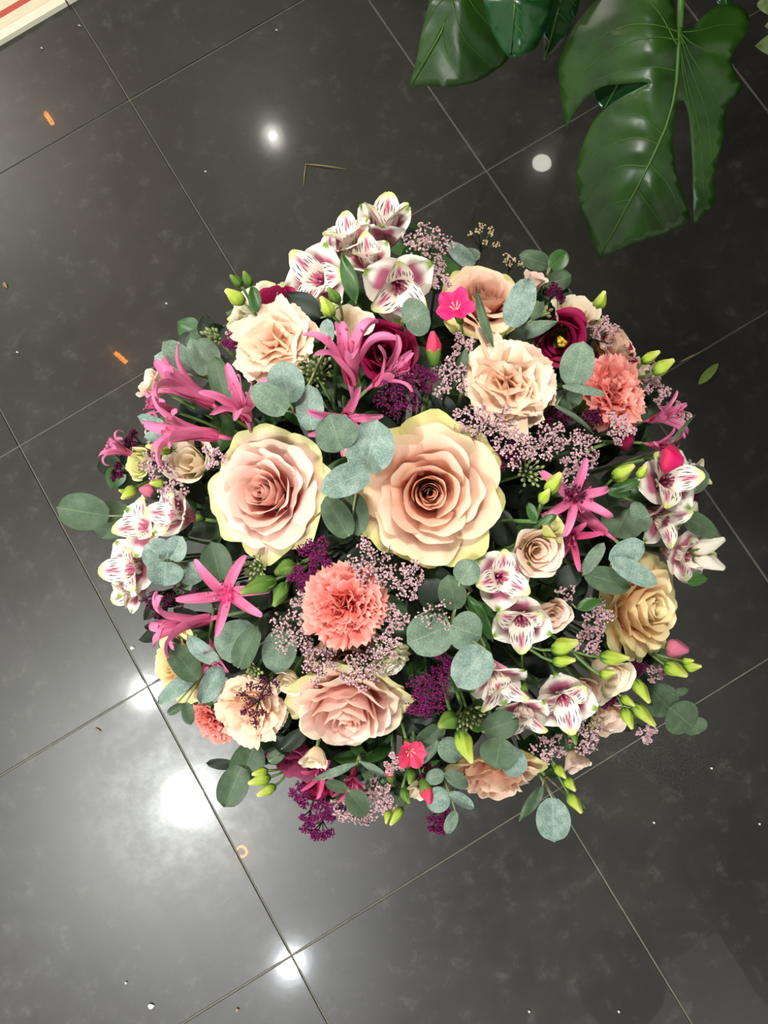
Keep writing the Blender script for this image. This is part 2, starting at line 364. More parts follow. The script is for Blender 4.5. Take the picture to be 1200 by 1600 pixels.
def panel(label, u, v, sx, sy, power):  # fill panels only, added to brighten bouquet and floor
    p = mirrored(u, v, CEIL); o = bpy.data.objects.new('added_fill_panel', None); COL.objects.link(o); o.location = p; tag(o, label, 'lamp')
    a = Acc(); a.box(-sx/2-.02, -sy/2-.02, -.012, sx/2+.02, -sy/2, 0); a.box(-sx/2-.02, sy/2, -.012, sx/2+.02, sy/2+.02, 0); a.box(-sx/2-.02, -sy/2, -.012, -sx/2, sy/2, 0); a.box(sx/2, -sy/2, -.012, sx/2+.02, sy/2, 0); a.build('frame', M['metal_black'], o, smooth=False)
    l = bpy.data.lights.new('panel', 'AREA'); l.shape = 'RECTANGLE'; l.size = sx; l.size_y = sy; l.energy = power; l.color = (1, .96, .9)
    q = link('lamp_light', l, o); q.location = (0, 0, -.010); return o
panel('square added fill panel above the flowers', 600, 785, .5, .5, 13)  # invented overhead fill, its mirror image hidden by the bouquet
downlight('added fill light aimed straight down at the bouquet', 668, 780, .17, 3.0, (1, .96, .9), 34, at(620, 800, .62))  # added narrow beam that lifts the blooms and spares the floor
panel('oblong added fill panel standing in for window light by the cream threshold, outside the picture', -150, 190, .7, 1.0, 66)  # added to brighten the left of the floor as window light would
def bulb(label, u, v, ang, kind):
    p = mirrored(u, v, 2.35); o = bpy.data.objects.new('pendant_bulb', None); COL.objects.link(o); o.location = p; tag(o, label, 'lamp', None)
    o.rotation_euler = (0, 0, R_(ang))
    a = Acc(); a.tube([(0, 0, .08), (0, 0, CEIL-2.35)], .003, 6); a.build('cord', M['metal_black'], o)
    a = Acc(); a.lathe([(.006, .10), (.019, .095), (.019, .055), (.014, .05)], 12); a.build('socket', M['metal_black'], o)
    a = Acc()
    if kind == 'ring': a.tube([(.026*math.cos(t), .026*math.sin(t), -.02+.002*t) for t in [i*.5 for i in range(25)]], .004, 6)
    else: a.tube([(-.045+.0019*i, .011*math.sin(i*.9), -.01+.011*math.cos(i*.9)) for i in range(48)], .0026, 5)
    a.build('filament', M['filament'], o)
M['filament'] = emit('filament', (255, 150, 45), 60)
bulb('pendant bulb with a long orange filament nearest the cream threshold', 78, 187, -87, 'coil')
bulb('pendant bulb with an amber filament beside the pale bud on the left', 190, 560, -70, 'coil')
bulb('pendant bulb with a ring of orange filament near the floor glare', 378, 1330, 0, 'ring')

M['leaf_shade'] = plain('leaf_shade', (40, 52, 34), .5)
def pendant(label, u, v, z, r):
    p = mirrored(u, v, z); o = bpy.data.objects.new('pendant_lamp', None); COL.objects.link(o); o.location = p; tag(o, label, 'lamp')
    a = Acc(); a.lathe([(r, -.10), (r*1.02, -.06), (r*.9, .04), (r*.55, .12), (.02, .16), (.018, .158), (r*.53, .11), (r*.87, .035), (r*.98, -.06), (r*.97, -.10)], 28); a.build('shade', M['metal_black'], o)
    a = Acc(); a.tube([(0, 0, .15), (0, 0, CEIL-z)], .004, 6); a.build('cord', M['metal_black'], o)
pendant('dark dome pendant lamp mirrored on the floor below the bouquet', 962, 1520, 2.3, .2)
pendant('dark dome pendant lamp mirrored at the lower right of the floor', 1120, 1240, 2.2, .24)
hp = bpy.data.objects.new('hanging_plant', None); COL.objects.link(hp); hp.location = mirrored(1130, 560, 2.2); tag(hp, 'dark trailing plant hung overhead and mirrored at the right of the floor', 'plant')
a = Acc(); a.lathe([(.09, -.06), (.15, .08), (.155, .10), (.14, .10), (.08, -.04)], 20); a.build('basket', M['wall_dark'], hp)
a = Acc(); a.tube([(0, 0, .1), (0, 0, CEIL-2.2)], .004, 6); a.build('cord', M['metal_black'], hp)
rh = random.Random(9)
for k in range(16):
    q = k*2.399; e = Vector((math.cos(q), math.sin(q), 0)); L = rh.uniform(.2, .55); a = Acc(); S = Acc()
    pts = [Vector((0, 0, .1))+e*(.12+L*t)+Vector((0, 0, .08*math.sin(t*3)-.35*L*t*t)) for t in [i/9 for i in range(10)]]
    S.tube(pts, .003, 5); S.build('vine', M['leaf_shade'], hp)
    for p in pts[1:]:
        for sd in (-1, 1):
            w = Vector((-e.y, e.x, 0))*sd; l = rh.uniform(.05, .09); t1 = p+(w*.8+e*.6)*l+Vector((0, 0, rh.uniform(-.03, .01))); md = p.lerp(t1, .5); c = (t1-p).cross(Vector((0, 0, 1))).normalized()*l*.22
            a.add([p, md+c+Vector((0, 0, .006)), t1, md-c+Vector((0, 0, .006)), md], [(0, 1, 4), (1, 2, 4), (2, 3, 4), (3, 0, 4)])
    a.build('leaves', M['leaf_shade'], hp, kind='stuff')
# ---------------------------------------------------------------- flower builders (local frame: bloom faces +Z, metres)
BIND = at(622, 805, .80) + Vector((0, 0, -0.17))          # where the hand-tied stems are bound
def facing(u, v, az, tilt, roll=0):
    t = (-ray(u, v)).normalized(); ex = (EX - t*EX.dot(t)).normalized(); ey = (EY - t*EY.dot(t) - ex*EY.dot(ex)).normalized()
    a = R_(az); T = R_(tilt); out = ex*math.cos(a)+ey*math.sin(a); side = -ex*math.sin(a)+ey*math.cos(a)
    z = t*math.cos(T)+out*math.sin(T); x = out*math.cos(T)-t*math.sin(T)       # x leans the way the bloom tilts
    y = z.cross(x); r = R_(roll)
    return x*math.cos(r)+y*math.sin(r), y*math.cos(r)-x*math.sin(r), z
def outward(u, v):
    return math.degrees(math.atan2((v-800), (u-620))), min(78, 74*(math.hypot((u-620)/500, (v-800)/515))**1.25)
def root(name, label, cat, u, v, az=None, tilt=None, roll=0, dz=0.0, group=None):
    a0, t0 = outward(u, v)
    az = a0 if az is None else az; tilt = t0 if tilt is None else tilt
    d = dome(u, v)+dz; p = at(u, v, d); x, y, z = facing(u, v, az, tilt, roll)
    o = bpy.data.objects.new(name, None); COL.objects.link(o); o.empty_display_size = .02
    o.matrix_world = Matrix(((x.x,y.x,z.x,p.x),(x.y,y.y,z.y,p.y),(x.z,y.z,z.z,p.z),(0,0,0,1)))
    tag(o, label, cat, group); o['_d'] = d
    return o, o.matrix_world.inverted(), d
_rs = random.Random(5)
def stem_to_bind(o, inv, start, rad=.0022, mat='stem', name='stem'):
    b0 = BIND+Vector((_rs.uniform(-.02, .02), _rs.uniform(-.02, .02), 0)); b1 = b0+Vector((_rs.uniform(-.014, .014), _rs.uniform(-.014, .014), -.16))
    s = Vector(start); B = inv@b0; E = inv@b1
    c = s+Vector((0, 0, -min(.12, (B-s).length*.45)))
    pts = [s*(1-t)**2+c*2*t*(1-t)+B*t*t for t in [i/6 for i in range(7)]]+[E]
    a = Acc(); a.tube(pts, rad, 5); return a.build(name, M[mat], o)
def bez(p, v):
    return (1-v)**3*p[0]+3*v*(1-v)**2*p[1]+3*v*v*(1-v)*p[2]+v**3*p[3]
def rose_petal(R, t, phi, rng, dip, top, fall, deep, r0, mat, o, wave=1.0, nu=13, nv=10, w=None, name='petal', lip=1.0):
    U, V = UV(nu, nv)
    rho = r0+(1-r0)*t**.9
    h = top*math.sin(min(1, t/.5)*PI/2) - dip*(1-min(1, t/.4)) - fall*max(0, (t-.45)/.55)**1.6
    ve = V*(1-(.10+.10*t)*np.abs(U)**2.4)
    pr = (.02, rho*.72+.06, rho*(.98-.3*t), rho); pz = (-deep, -deep*1.03, h-.36*(1-t)-.05, h)
    r = bez(pr, ve); z = bez(pz, ve)
    cl = (.05+.13*t)*rng.uniform(.6, 1.2)*lip
    k = sstep(.72, 1, V); edge = sstep(.55, 1, np.abs(U))*sstep(.4, .9, V)
    r = r+cl*.45*k+.035*edge*t; z = z-cl*.55*k*k-.05*edge*t*rng.uniform(.3, 1.3)
    ww = w if w else (1.75-1.0*t**.6)*rng.uniform(.9, 1.1)
    r = r*(1+(.10-.06*t)*U)
    p1, p2 = rng.uniform(0, 6.3), rng.uniform(0, 6.3); amp = wave*(.012+.022*t)
    wav = np.sin(U*rng.uniform(3, 5)+p1)+.5*np.sin(U*rng.uniform(7, 10)+p2)
    z = z+amp*V**3*wav; r = r+amp*.8*V**3*np.cos(U*rng.uniform(3, 5)+p2)
    ang = phi+U*ww*(.45+.55*V**.7)
    P = np.stack([r*np.cos(ang), r*np.sin(ang), z], 1)*R
    return mesh(name, P, grid_faces(nu, nv), mat, o, np.stack([U*.5+.5, V], 1), (t, rng.random()))
def blade(o, name, mat, L, alpha, width, phi=0, r0=0, z0=0, chan=0.0, ruff=0, rk=6, serr=0, rounder=.15, nu=7, nv=10, t=0, rng=random, twist=0, side=0, off=None, M4=None):
    """a petal or leaf: centre line starts at (r0, z0), leans alpha(v) away from +Z; width(v) is the half width"""
    vs = np.linspace(0, 1, 40); al = alpha(vs); ds = L/39
    cr = np.concatenate([[0], np.cumsum(np.sin((al[1:]+al[:-1])/2)*ds)]); cz = np.concatenate([[0], np.cumsum(np.cos((al[1:]+al[:-1])/2)*ds)])
    U, V = UV(nu, nv)
    Vf = V*(1-rounder*np.abs(U)**2.2)
    if serr: Vf = Vf*(1-serr*sstep(.6, 1, V)*((np.arange(nu*nv) % nu) % 2))
    rr = np.interp(Vf, vs, cr)+r0; zz = np.interp(Vf, vs, cz)+z0; aa = np.interp(Vf, vs, al)
    W = width(V)*U
    p = rng.uniform(0, 6.28)
    nrm = chan*np.abs(U)**2*width(V) + ruff*sstep(.25, 1, V)*np.sin(U*rk+p+V*2)
    lat = W+twist*nrm
    r = rr-np.cos(aa)*nrm; z = zz+np.sin(aa)*nrm
    lat = lat+side*V*V*L
    c, s = math.cos(phi), math.sin(phi)
    P = np.stack([r*c-lat*s, r*s+lat*c, z], 1)
    if off is not None: P = P+np.array(off)
    if M4 is not None:
        A = np.array(M4); P = P@A[:3, :3].T+A[:3, 3]
    return mesh(name, P, grid_faces(nu, nv), mat, o, np.stack([U*.5+.5, V], 1), (t, rng.random()))
def sepals(o, R, z, rng, n=5, mat='calyx', L=.4, spread=2.0):
    for i in range(n):
        blade(o, 'sepal', M[mat], R*L, lambda v: .9+v*(spread-.9), lambda v: R*.07*np.sin(np.clip(.15+v*.85, 0, 1)*PI)**.7+.0003, 2*PI*i/n+rng.random(), R*.05, z, nu=3, nv=6, rng=rng)

def whorl_petal(R, k, t, rho, h, phi, w, rng, deep, mat, o, wave=1.0, lip=1.0, nu=19, nv=12, flare=.5):
    """one rose petal: rises from the receptacle, opens by `flare` (0 upright .. 1 flat) and rolls its lip outward"""
    U, V = UV(nu, nv)
    tip = rng.uniform(-.25, .25)                                  # where the highest point of the rim sits
    ve = V*(1-(.13+.16*flare)*np.abs(U-tip*.4)**2.3)
    neck = rho*(.80-.42*flare)
    pr = (.02, rho*(.95-.25*flare)+.03, neck, rho); pz = (-deep, -deep*(1-.05*flare), h-(.42-.30*flare)-.04, h)
    r = bez(pr, ve); z = bez(pz, ve)
    cl = (.03+.13*flare)*rng.uniform(.5, 1.4)*lip
    kk = sstep(.70, 1, V); edge = sstep(.45, 1, np.abs(U))*sstep(.45, .95, V)
    r = r+cl*.35*kk+.05*edge*flare; z = z-cl*.75*kk*kk-(.02+.06*flare)*edge*rng.uniform(.5, 1.6)
    r = r*(1+(.085-.03*flare)*U)                                  # one edge tucks under the next petal
    p1, p2 = rng.uniform(0, 6.3), rng.uniform(0, 6.3); amp = wave*(.006+.042*flare)
    wav = np.sin(U*rng.uniform(2.5, 4)+p1)+.6*np.sin(U*rng.uniform(6, 9)+p2)+.3*np.sin(U*rng.uniform(12, 16)+p1)
    z = z+amp*V**3*wav; r = r+amp*1.0*V**4*(np.cos(U*rng.uniform(3, 5)+p2)+.5*np.cos(U*rng.uniform(8, 12)+p1))
    crease = .012*flare*np.exp(-((U-tip)/.12)**2)*V; z = z-crease
    ang = phi+U*w*(.42+.58*V**.7)
    P = np.stack([r*np.cos(ang), r*np.sin(ang), z], 1)*R
    return mesh('petal', P, grid_faces(nu, nv), mat, o, np.stack([U*.5+.5, V], 1), (t, rng.random()))
WHORLS = [(3, .028, .035, 2.4, 0), (3, .07, .05, 1.9, 0), (3, .12, .065, 1.7, .02), (4, .18, .08, 1.35, .05), (4, .33, .12, 1.15, .22), (5, .47, .09, .92, .42), (5, .63, .0, .82, .60), (7, .80, -.12, .80, .76), (8, .96, -.25, .80, .9)]
def garden_rose(label, u, v, rpx, mat, az=None, tilt=None, roll=0, dz=0, n=30, seed=0, fall=.3, top=0, deep=.72, wave=1.0, group='large roses', skip=0, cover=1.0):
    rng = random.Random(seed); o, inv, d = root('garden_rose', label, 'rose', u, v, az, tilt, roll, dz, group)
    R = rpx*d/F; ph = rng.uniform(0, 6)
    for wi, (cnt, rho, h, wd, fl) in enumerate(WHORLS[skip:]):
        ph += 2.399+rng.uniform(-.3, .3)
        for i in range(cnt):
            rh = rho*rng.uniform(.92, 1.07)+.012*i*(1 if rho < .3 else .6)
            whorl_petal(R, i, min(1, rho*1.0), rh, (h if h > 0 else h*fall/.27)+top+rng.uniform(-.02, .02), ph+i*2*PI/cnt+rng.uniform(-.2, .2), wd*rng.uniform(.9, 1.12)*cover, rng, deep, M[mat], o, wave, 1, flare=min(1, fl*rng.uniform(.85, 1.15)))
    a = Acc(); a.lathe([(.004, -deep*R-.014), (.008, -deep*R-.008), (.010, -deep*R), (R*.16, -deep*R+.004)], 8); a.build('receptacle', M['calyx'], o)
    sepals(o, R, -deep*R, rng); stem_to_bind(o, inv, (0, 0, -deep*R-.012), .003)
    return o
def carnation(label, u, v, rpx0, mat, az=None, tilt=None, roll=0, dz=0, n=40, seed=0, serr=.07, ruff=.05, rk=9, group=None, fan=.40, squash=1.0):
    rng = random.Random(seed); o, inv, d = root('carnation', label, 'carnation', u, v, az, tilt, roll, dz, group)
    R = rpx0*1.08*d/F
    for i in range(n):
        t = (i+.5)/n
        th = .12+1.62*t**.85+rng.uniform(-.38, .30)*(1-.4*t); L = R*(.62+.50*t**.8)*rng.uniform(.93, 1.07)
        a0 = rng.uniform(.05, .25)*t
        wf = R*fan*rng.uniform(.85, 1.15)*(.75+.35*t)
        blade(o, 'petal', M[mat], L, (lambda v, th=th, a0=a0: a0+(th-a0)*sstep(.12, .62, v)),
              (lambda v, wf=wf: R*.05+wf*sstep(.12, .95, v)), i*2.399+rng.uniform(-.4, .4), R*.02, -R*.5, chan=rng.uniform(-.2, .35),
              ruff=R*ruff*(1.25-.35*t), rk=rk*rng.uniform(.8, 1.25), serr=serr, rounder=.22, nu=23, nv=9, t=t, rng=rng, twist=.55, side=rng.uniform(-.12, .12))
    a = Acc(); a.lathe([(.004, -R*.5-.030), (.0075, -R*.5-.024), (.0085, -R*.5-.008), (.0105, -R*.5+R*.12)], 8); a.build('calyx', M['calyx'], o)
    stem_to_bind(o, inv, (0, 0, -R*.5-.028), .0022)
    return o
def lisianthus(label, u, v, rpx, mat, az=None, tilt=None, roll=0, dz=0, n=13, seed=0, deep=1.1, fall=.15, dip=.2, wave=2.2, group=None, eye=False, top=.1, r0=.12, cat='lisianthus'):
    rng = random.Random(seed); o, inv, d = root('lisianthus', label, cat, u, v, az, tilt, roll, dz, group)
    R = rpx*1.12*d/F; ph = rng.uniform(0, 6)
    for i in range(n):
        t = ((i+.4)/n)
        rose_petal(R, t, ph+i*2.399+rng.uniform(-.3, .3), rng, dip, top+rng.uniform(-.08, .08), fall+rng.uniform(-.08, .08), deep, r0, M[mat], o, wave, 11, 8)
    if eye:
        a = Acc()
        for k in range(5):
            q = k*1.257; a.tube([(0, 0, -.5*R), (.10*R*math.cos(q), .10*R*math.sin(q), .14*R)], [.0012, .0018], 5)
        a.build('stamens', M['stamen_yellow'], o)
    sepals(o, R*1.3, -deep*R, rng, 5, 'calyx', .5, .5)
    stem_to_bind(o, inv, (0, 0, -deep*R), .0016)
    return o
def alstroemeria(label, u, v, rpx, az=None, tilt=None, roll=0, dz=0, seed=0, openness=1.0, group='spotted alstroemeria blooms'):
    rng = random.Random(seed); o, inv, d = root('alstroemeria', label, 'alstroemeria', u, v, az, tilt, roll, dz, group)
    R = rpx*1.16*d/F; z0 = -R*.7
    for i in range(3):                                       # broad outer tepals
        ph = i*2*PI/3+rng.uniform(-.1, .1)
        e = rng.uniform(1.05, 1.35)*openness
        blade(o, 'outer_tepal', M['alstro_outer'], R*1.35, lambda v, e=e: .22+e*sstep(.2, .8, v)-.25*sstep(.85, 1, v), lambda v: R*(.06+.50*np.sin(np.clip(v*1.02, 0, 1)**1.5*PI*.95)**.75), ph, R*.04, z0, chan=.12, ruff=R*.03, rk=9, rounder=.05, nu=11, nv=12, rng=rng)
    for i in range(3):                                       # narrow streaked inner tepals
        ph = (i+.5)*2*PI/3+rng.uniform(-.12, .12)+(.18 if i == 0 else -.18 if i == 1 else 0)
        e = rng.uniform(.75, 1.1)*openness
        blade(o, 'inner_tepal', M['alstro_inner'], R*1.55, lambda v, e=e: .12+e*sstep(.25, .85, v)+.2*sstep(.8, 1, v), lambda v: R*(.05+.29*np.sin(np.clip(v, 0, 1)**1.6*PI*.96)**.8), ph, R*.03, z0, chan=.30, ruff=R*.022, rk=9, rounder=.03, nu=9, nv=12, rng=rng)
    a = Acc()
    for k in range(6):
        q = k*1.05+.3; b = .12+.03*(k % 2)
        a.tube([(0, 0, z0), (R*.04*math.cos(q), R*.04*math.sin(q), z0+R*.5), (R*b*math.cos(q), R*b*math.sin(q), z0+R*.85)], [.0005, .0005, .0011], 4)
    a.build('stamens', M['nerine_deep'], o)
    a = Acc(); a.lathe([(.0015, z0-.010), (.0035, z0-.004), (.003, z0)], 7); a.build('ovary', M['calyx'], o)
    stem_to_bind(o, inv, (0, 0, z0-.009), .0014)
    return o
def nerine(label, u, v, rpx, az=None, tilt=None, roll=0, dz=0, seed=0, spread=1.0, curl=1.0, deep=False, n=6, group='pink nerine blooms', fill=False):
    rng = random.Random(seed); o, inv, d = root('nerine', label, 'nerine', u, v, az, tilt, roll, dz, group)
    R = rpx*d/F; mt = M['nerine_deep' if deep else 'nerine']; z0 = -R*.12
    for i in range(n):
        e = (.12+1.1*spread)*rng.uniform(.85, 1.12); c = curl*rng.uniform(.6, 1.5); L = R*(1.12+.15*(1-spread))*rng.uniform(.9, 1.12)
        blade(o, 'tepal', mt, L, lambda v, e=e, c=c: e*sstep(-.1, .35, v)+c*sstep(.55, 1, v)*1.1, lambda v: R*(.05+.065*np.sin(np.clip(.1+v*.9, 0, 1)*PI)**.7), i*2*PI/n+rng.uniform(-.22, .22), R*.035, z0, chan=.6, ruff=R*.020, rk=4, rounder=.04, nu=7, nv=18, rng=rng, twist=.5, side=rng.uniform(-.12, .12))
    a = Acc()
    for k in range(6):
        q = k*1.05+.5+rng.uniform(-.3, .3); b = rng.uniform(.05, .28)*(1 if spread < .6 else 1.3)
        pts = [(R*b*t*t*math.cos(q), R*b*t*t*math.sin(q), z0+R*(.9*t)*(1 if spread < .6 else .55)) for t in (0, .35, .7, 1)]
        a.tube(pts, [.0006, .0005, .0004, .0004], 4); a.tube([pts[-1], Vector(pts[-1])+Vector((.0022, .001, .0008))], .0008, 4)
    a.build('stamens', M['nerine_deep' if rng.random() < .4 else 'nerine'], o)
    if fill:
        a = Acc(); a.lathe([(R*.14, z0), (R*.22, z0+R*.12), (R*.20, z0+R*.24), (R*.05, z0+R*.2)], 12, ribs=6, amp=.2); a.build('corona', M['hot_pink'], o)
    a = Acc(); a.tube([(0, 0, z0), (0, 0, z0-R*.3)], [R*.06, R*.03], 6); a.build('tube', mt, o)
    stem_to_bind(o, inv, (0, 0, z0-R*.28), .0014, 'stem')
    return o
def pink_flower(label, u, v, rpx, mat='hot_pink', az=None, tilt=None, roll=0, dz=0, seed=0, cup=1.25, n=5):
    rng = random.Random(seed); o, inv, d = root('dianthus', label, 'flower', u, v, az, tilt, roll, dz, 'small hot pink flowers')
    R = rpx*d/F
    for i in range(n):
        blade(o, 'petal', M[mat], R*1.15, lambda v, c=cup*rng.uniform(.75, 1.2): .15+c*sstep(.1, .6, v), lambda v: R*(.04+.36*sstep(.15, .75, v)), i*2*PI/n+rng.uniform(-.1, .1), R*.03, -R*.35, chan=-.3, ruff=R*.08, rk=4.5, rounder=.30, serr=.03, nu=13, nv=9, rng=rng, side=.06)
    a = Acc()
    for k in range(6):
        q = k*1.05; a.tube([(0, 0, -R*.3), (R*.22*math.cos(q), R*.22*math.sin(q), R*.15)], [.0006, .0004], 4)
    a.build('stamens', M['stamen'], o)
    a = Acc(); a.lathe([(.002, -R*1.25), (R*.17, -R*1.1), (R*.2, -R*.6), (R*.17, -R*.3)], 8); a.build('calyx', M['calyx'], o)
    stem_to_bind(o, inv, (0, 0, -R*1.2), .0013)
    return o
def bud_mesh(o, base, tip, wid, mat, sep=True, calyx='calyx', tipcol=None, seed=0):
    """bud drawn between two local points"""
    base = Vector(base); tip = Vector(tip); ax = (tip-base); L = ax.length; z = ax.normalized()
    x = z.cross(Vector((.3, .5, .81))).normalized(); y = z.cross(x)
    Mx = Matrix(((x.x,y.x,z.x,base.x),(x.y,y.y,z.y,base.y),(x.z,y.z,z.z,base.z),(0,0,0,1)))
    a = Acc(); W = wid/2
    prof = [(.25*W, 0), (.70*W, .10*L), (.97*W, .28*L), (.95*W, .46*L), (.72*W, .66*L), (.46*W, .84*L), (.26*W, L), (.08*W, 1.02*L)]
    a.lathe(prof, 20, 0, Mx, 5, .13, 1.5); b = a.build('bud', M[mat], o)
    if sep:
        rng = random.Random(seed)
        for i in range(4):
            blade(b, 'sepal', M[calyx], L*.72, lambda v: .95*(1-sstep(0, .45, v))-.05, lambda v: W*(.12+.42*np.sin(np.clip(.2+v*.8, 0, 1)*PI)), i*PI/2+rng.random(), .2*W, -.02*L, nu=3, nv=7, rng=rng, M4=Mx)
    return b
def bud_spray(label, buds, hub, dz=0, mat='bud_green', leaves=(), name='bud_spray', cat='flower bud', group=None, stem_mat='stem', tips=0):
    """buds: (u0, v0, u1, v1, width px, extra depth)"""
    o, inv, d = root(name, label, cat, hub[0], hub[1], None, None, 0, dz+.012, group)
    for k, b in enumerate(buds):
        u0, v0, u1, v1, wd = b[:5]; e = b[5] if len(b) > 5 else 0; mt = b[6] if len(b) > 6 else mat
        dd = d-.014+e
        p0 = inv@at(u0, v0, dd+.004); p1 = inv@at(u1, v1, dd-.004)
        bd = bud_mesh(o, p0, p1, wd*dd/F, mt, True, 'calyx', seed=k)
        if name == 'dianthus_bud':
            ax = (p1-p0); L = ax.length; z = ax.normalized(); x = z.cross(Vector((.3, .5, .81))).normalized(); y = z.cross(x); W = wd*dd/F/2
            q0 = p0-ax*.45; Mx = Matrix(((x.x,y.x,z.x,q0.x),(x.y,y.y,z.y,q0.y),(x.z,y.z,z.z,q0.z),(0,0,0,1)))
            a = Acc(); a.lathe([(.3*W, 0), (.75*W, .12*L), (.92*W, .45*L), (1.0*W, .72*L), (.94*W, .80*L), (.7*W, .6*L)], 10, 0, Mx); a.build('calyx', M['calyx'], o); p0 = q0
        h = Vector((0, 0, -.006)); a = Acc(); mid = (p0+h)/2-(p1-p0)*.25+Vector((0, 0, .002))
        a.tube([h, h.lerp(mid, .6), mid.lerp(p0, .45), p0+(p1-p0)*.04], [.0014, .0012, .0011, .0013], 5); a.build('bud_stalk', M[stem_mat], o)
    for (u0, v0, u1, v1, wd) in leaves: px_leaf(o, inv, u0, v0, u1, v1, wd, d-.01, 0, 0, 'leaf_green', random.Random(u0))
    stem_to_bind(o, inv, (0, 0, -.004), .0015, stem_mat)
    return o
def px_leaf(o, inv, u0, v0, u1, v1, wpx, d, lift, rolldeg, mat, rng, shape='round', name='leaf', d1=None, fold=.15, bend=.25, nu=9, nv=10):
    """a leaf whose base and tip lie at two measured points in the bouquet"""
    A = at(u0, v0, d); B = at(u1, v1, d-lift if d1 is None else d1)
    ax = B-A; L = ax.length; y = ax.normalized(); n = (CAM-A).normalized(); x = y.cross(n).normalized(); z = x.cross(y)
    if rolldeg:
        q = R_(rolldeg); x, z = x*math.cos(q)+z*math.sin(q), z*math.cos(q)-x*math.sin(q)
    U, V = UV(nu, nv); W = wpx*d/F/2
    if shape == 'round': wf = np.sqrt(np.clip(1-(2*np.clip(V*.97+.03, 0, 1)-1)**2, 0, 1))*(1+.12*(.5-V))
    elif shape == 'lance': wf = np.sin(np.clip(V*.97+.02, 0, 1)**.85*PI)**.9
    else: wf = np.sin(np.clip(V*.97+.02, 0, 1)**.7*PI)**.75
    q1 = rng.uniform(0, 6)
    X = U*W*wf; Y = V*L; Z = fold*np.abs(X)+bend*L*(V*(1-V))*rng.uniform(.5, 1.2)+.03*L*np.sin(U*2.5+V*3+q1)
    P = np.outer(X, np.array(x))+np.outer(Y, np.array(y))+np.outer(Z, np.array(z))+np.array(A)
    Mi = np.array(inv); P = P@Mi[:3, :3].T+Mi[:3, 3]
    return mesh(name, P, grid_faces(nu, nv), M[mat], o, np.stack([U*.5+.5, V], 1), (0, rng.random()))
def leaf_sprig(label, hub, leaves, dz=0, mat='euca_grey', shape='round', group=None, name='eucalyptus_sprig', cat='eucalyptus', stem_mat='stem_pale', inner=None, sd=None):
    """leaves: (base u, v, tip u, v, width px[, extra depth, lift, roll, material])"""
    o, inv, d = root(name, label, cat, hub[0], hub[1], None, 0, 0, dz+.015, group)
    rng = random.Random(int(hub[0]*7+hub[1]))
    for lf in leaves:
        u0, v0, u1, v1, wd = lf[:5]; e = lf[5] if len(lf) > 5 else 0; lift = lf[6] if len(lf) > 6 else rng.uniform(-.008, .01)
        rl = lf[7] if len(lf) > 7 else rng.uniform(-14, 14); mt = lf[8] if len(lf) > 8 else mat
        dd = d-.015+e
        px_leaf(o, inv, u0, v0, u1, v1, wd, dd, lift, rl, mt, rng, shape)
        p0 = inv@at(u0, v0, dd+.0004)
        a = Acc(); h = Vector((0, 0, 0)); a.tube([h, h.lerp(p0, .5)+Vector((0, 0, .0015)), p0], [.0011, .0009, .0007], 5); a.build('petiole', M[stem_mat], o)
    stem_to_bind(o, inv, (0, 0, .0), .0016, stem_mat)
    return o
def floret(a, p, ax, s, rng, mi=0):
    x = ax.cross(Vector((.37, .61, .7))).normalized(); y = ax.cross(x); q0 = rng.random()*6
    v = [p-ax*s*.9]+[p+(x*math.cos(q0+k*1.2566)+y*math.sin(q0+k*1.2566))*s*(.62 if k % 1 == 0 else .3)+ax*s*.45 for k in range(5)]+[p+ax*s*.12]
    uv = [(0, 0)]+[(k/5, 1) for k in range(5)]+[(0, .35)]
    f = [(0, 1+k, 1+(k+1) % 5) for k in range(5)]+[(6, 1+(k+1) % 5, 1+k) for k in range(5)]
    a.add(v, f, uv, mi)
def floret_sprig(label, u, v, rpx, mat='statice', dz=0, seed=0, count=110, size=2.3, name='statice_sprig', cat='statice', group=None, clumps=7, dense=.2, az=None, tilt=None, elong=1.0, dirn=0, stem_mat='stem_dark', flat=.55):
    rng = random.Random(seed*13+int(u+v)); o, inv, d = root(name, label, cat, u, v, az, (outward(u, v)[1]*.6 if tilt is None else tilt), 0, dz, group)
    R = rpx*d/F; s = size*d/F; ca, sa = math.cos(R_(dirn)), math.sin(R_(dirn))
    A = Acc(); S = Acc(); hub = Vector((0, 0, -R*1.1))
    for c in range(clumps):
        q = c*2.399+rng.uniform(-.3, .3); rr = R*.86*math.sqrt((c+.35)/clumps)
        x0 = rr*math.cos(q)*elong; y0 = rr*math.sin(q)/math.sqrt(elong)
        cc = Vector((x0*ca-y0*sa, x0*sa+y0*ca, R*flat*(1-(rr/R)**2)*.6+rng.uniform(-.1, .1)*R))
        S.tube([hub, hub.lerp(cc, .55)+Vector((0, 0, R*.1)), cc], [.0007, .0006, .0004], 4, cap=False)
        for k in range(count//clumps):
            e = Vector((rng.gauss(0, 1), rng.gauss(0, 1), rng.gauss(0, .8))).normalized(); e.z = abs(e.z)*.8
            p = cc+e*R*dense*rng.uniform(.35, 1.35)*(1.5 if clumps < 6 else 1.15)
            axx = (e+Vector((rng.uniform(-.5, .5), rng.uniform(-.5, .5), .7))).normalized()
            floret(A, p, axx, s*rng.uniform(.75, 1.25), rng)
            if k % 4 == 0: S.tube([cc-Vector((0, 0, R*.1)), p], .00028, 3, cap=False)
    S.build('branchlets', M[stem_mat], o); A.build('florets', M[mat], o, kind='stuff', smooth=False)
    stem_to_bind(o, inv, hub, .0012, stem_mat)
    return o
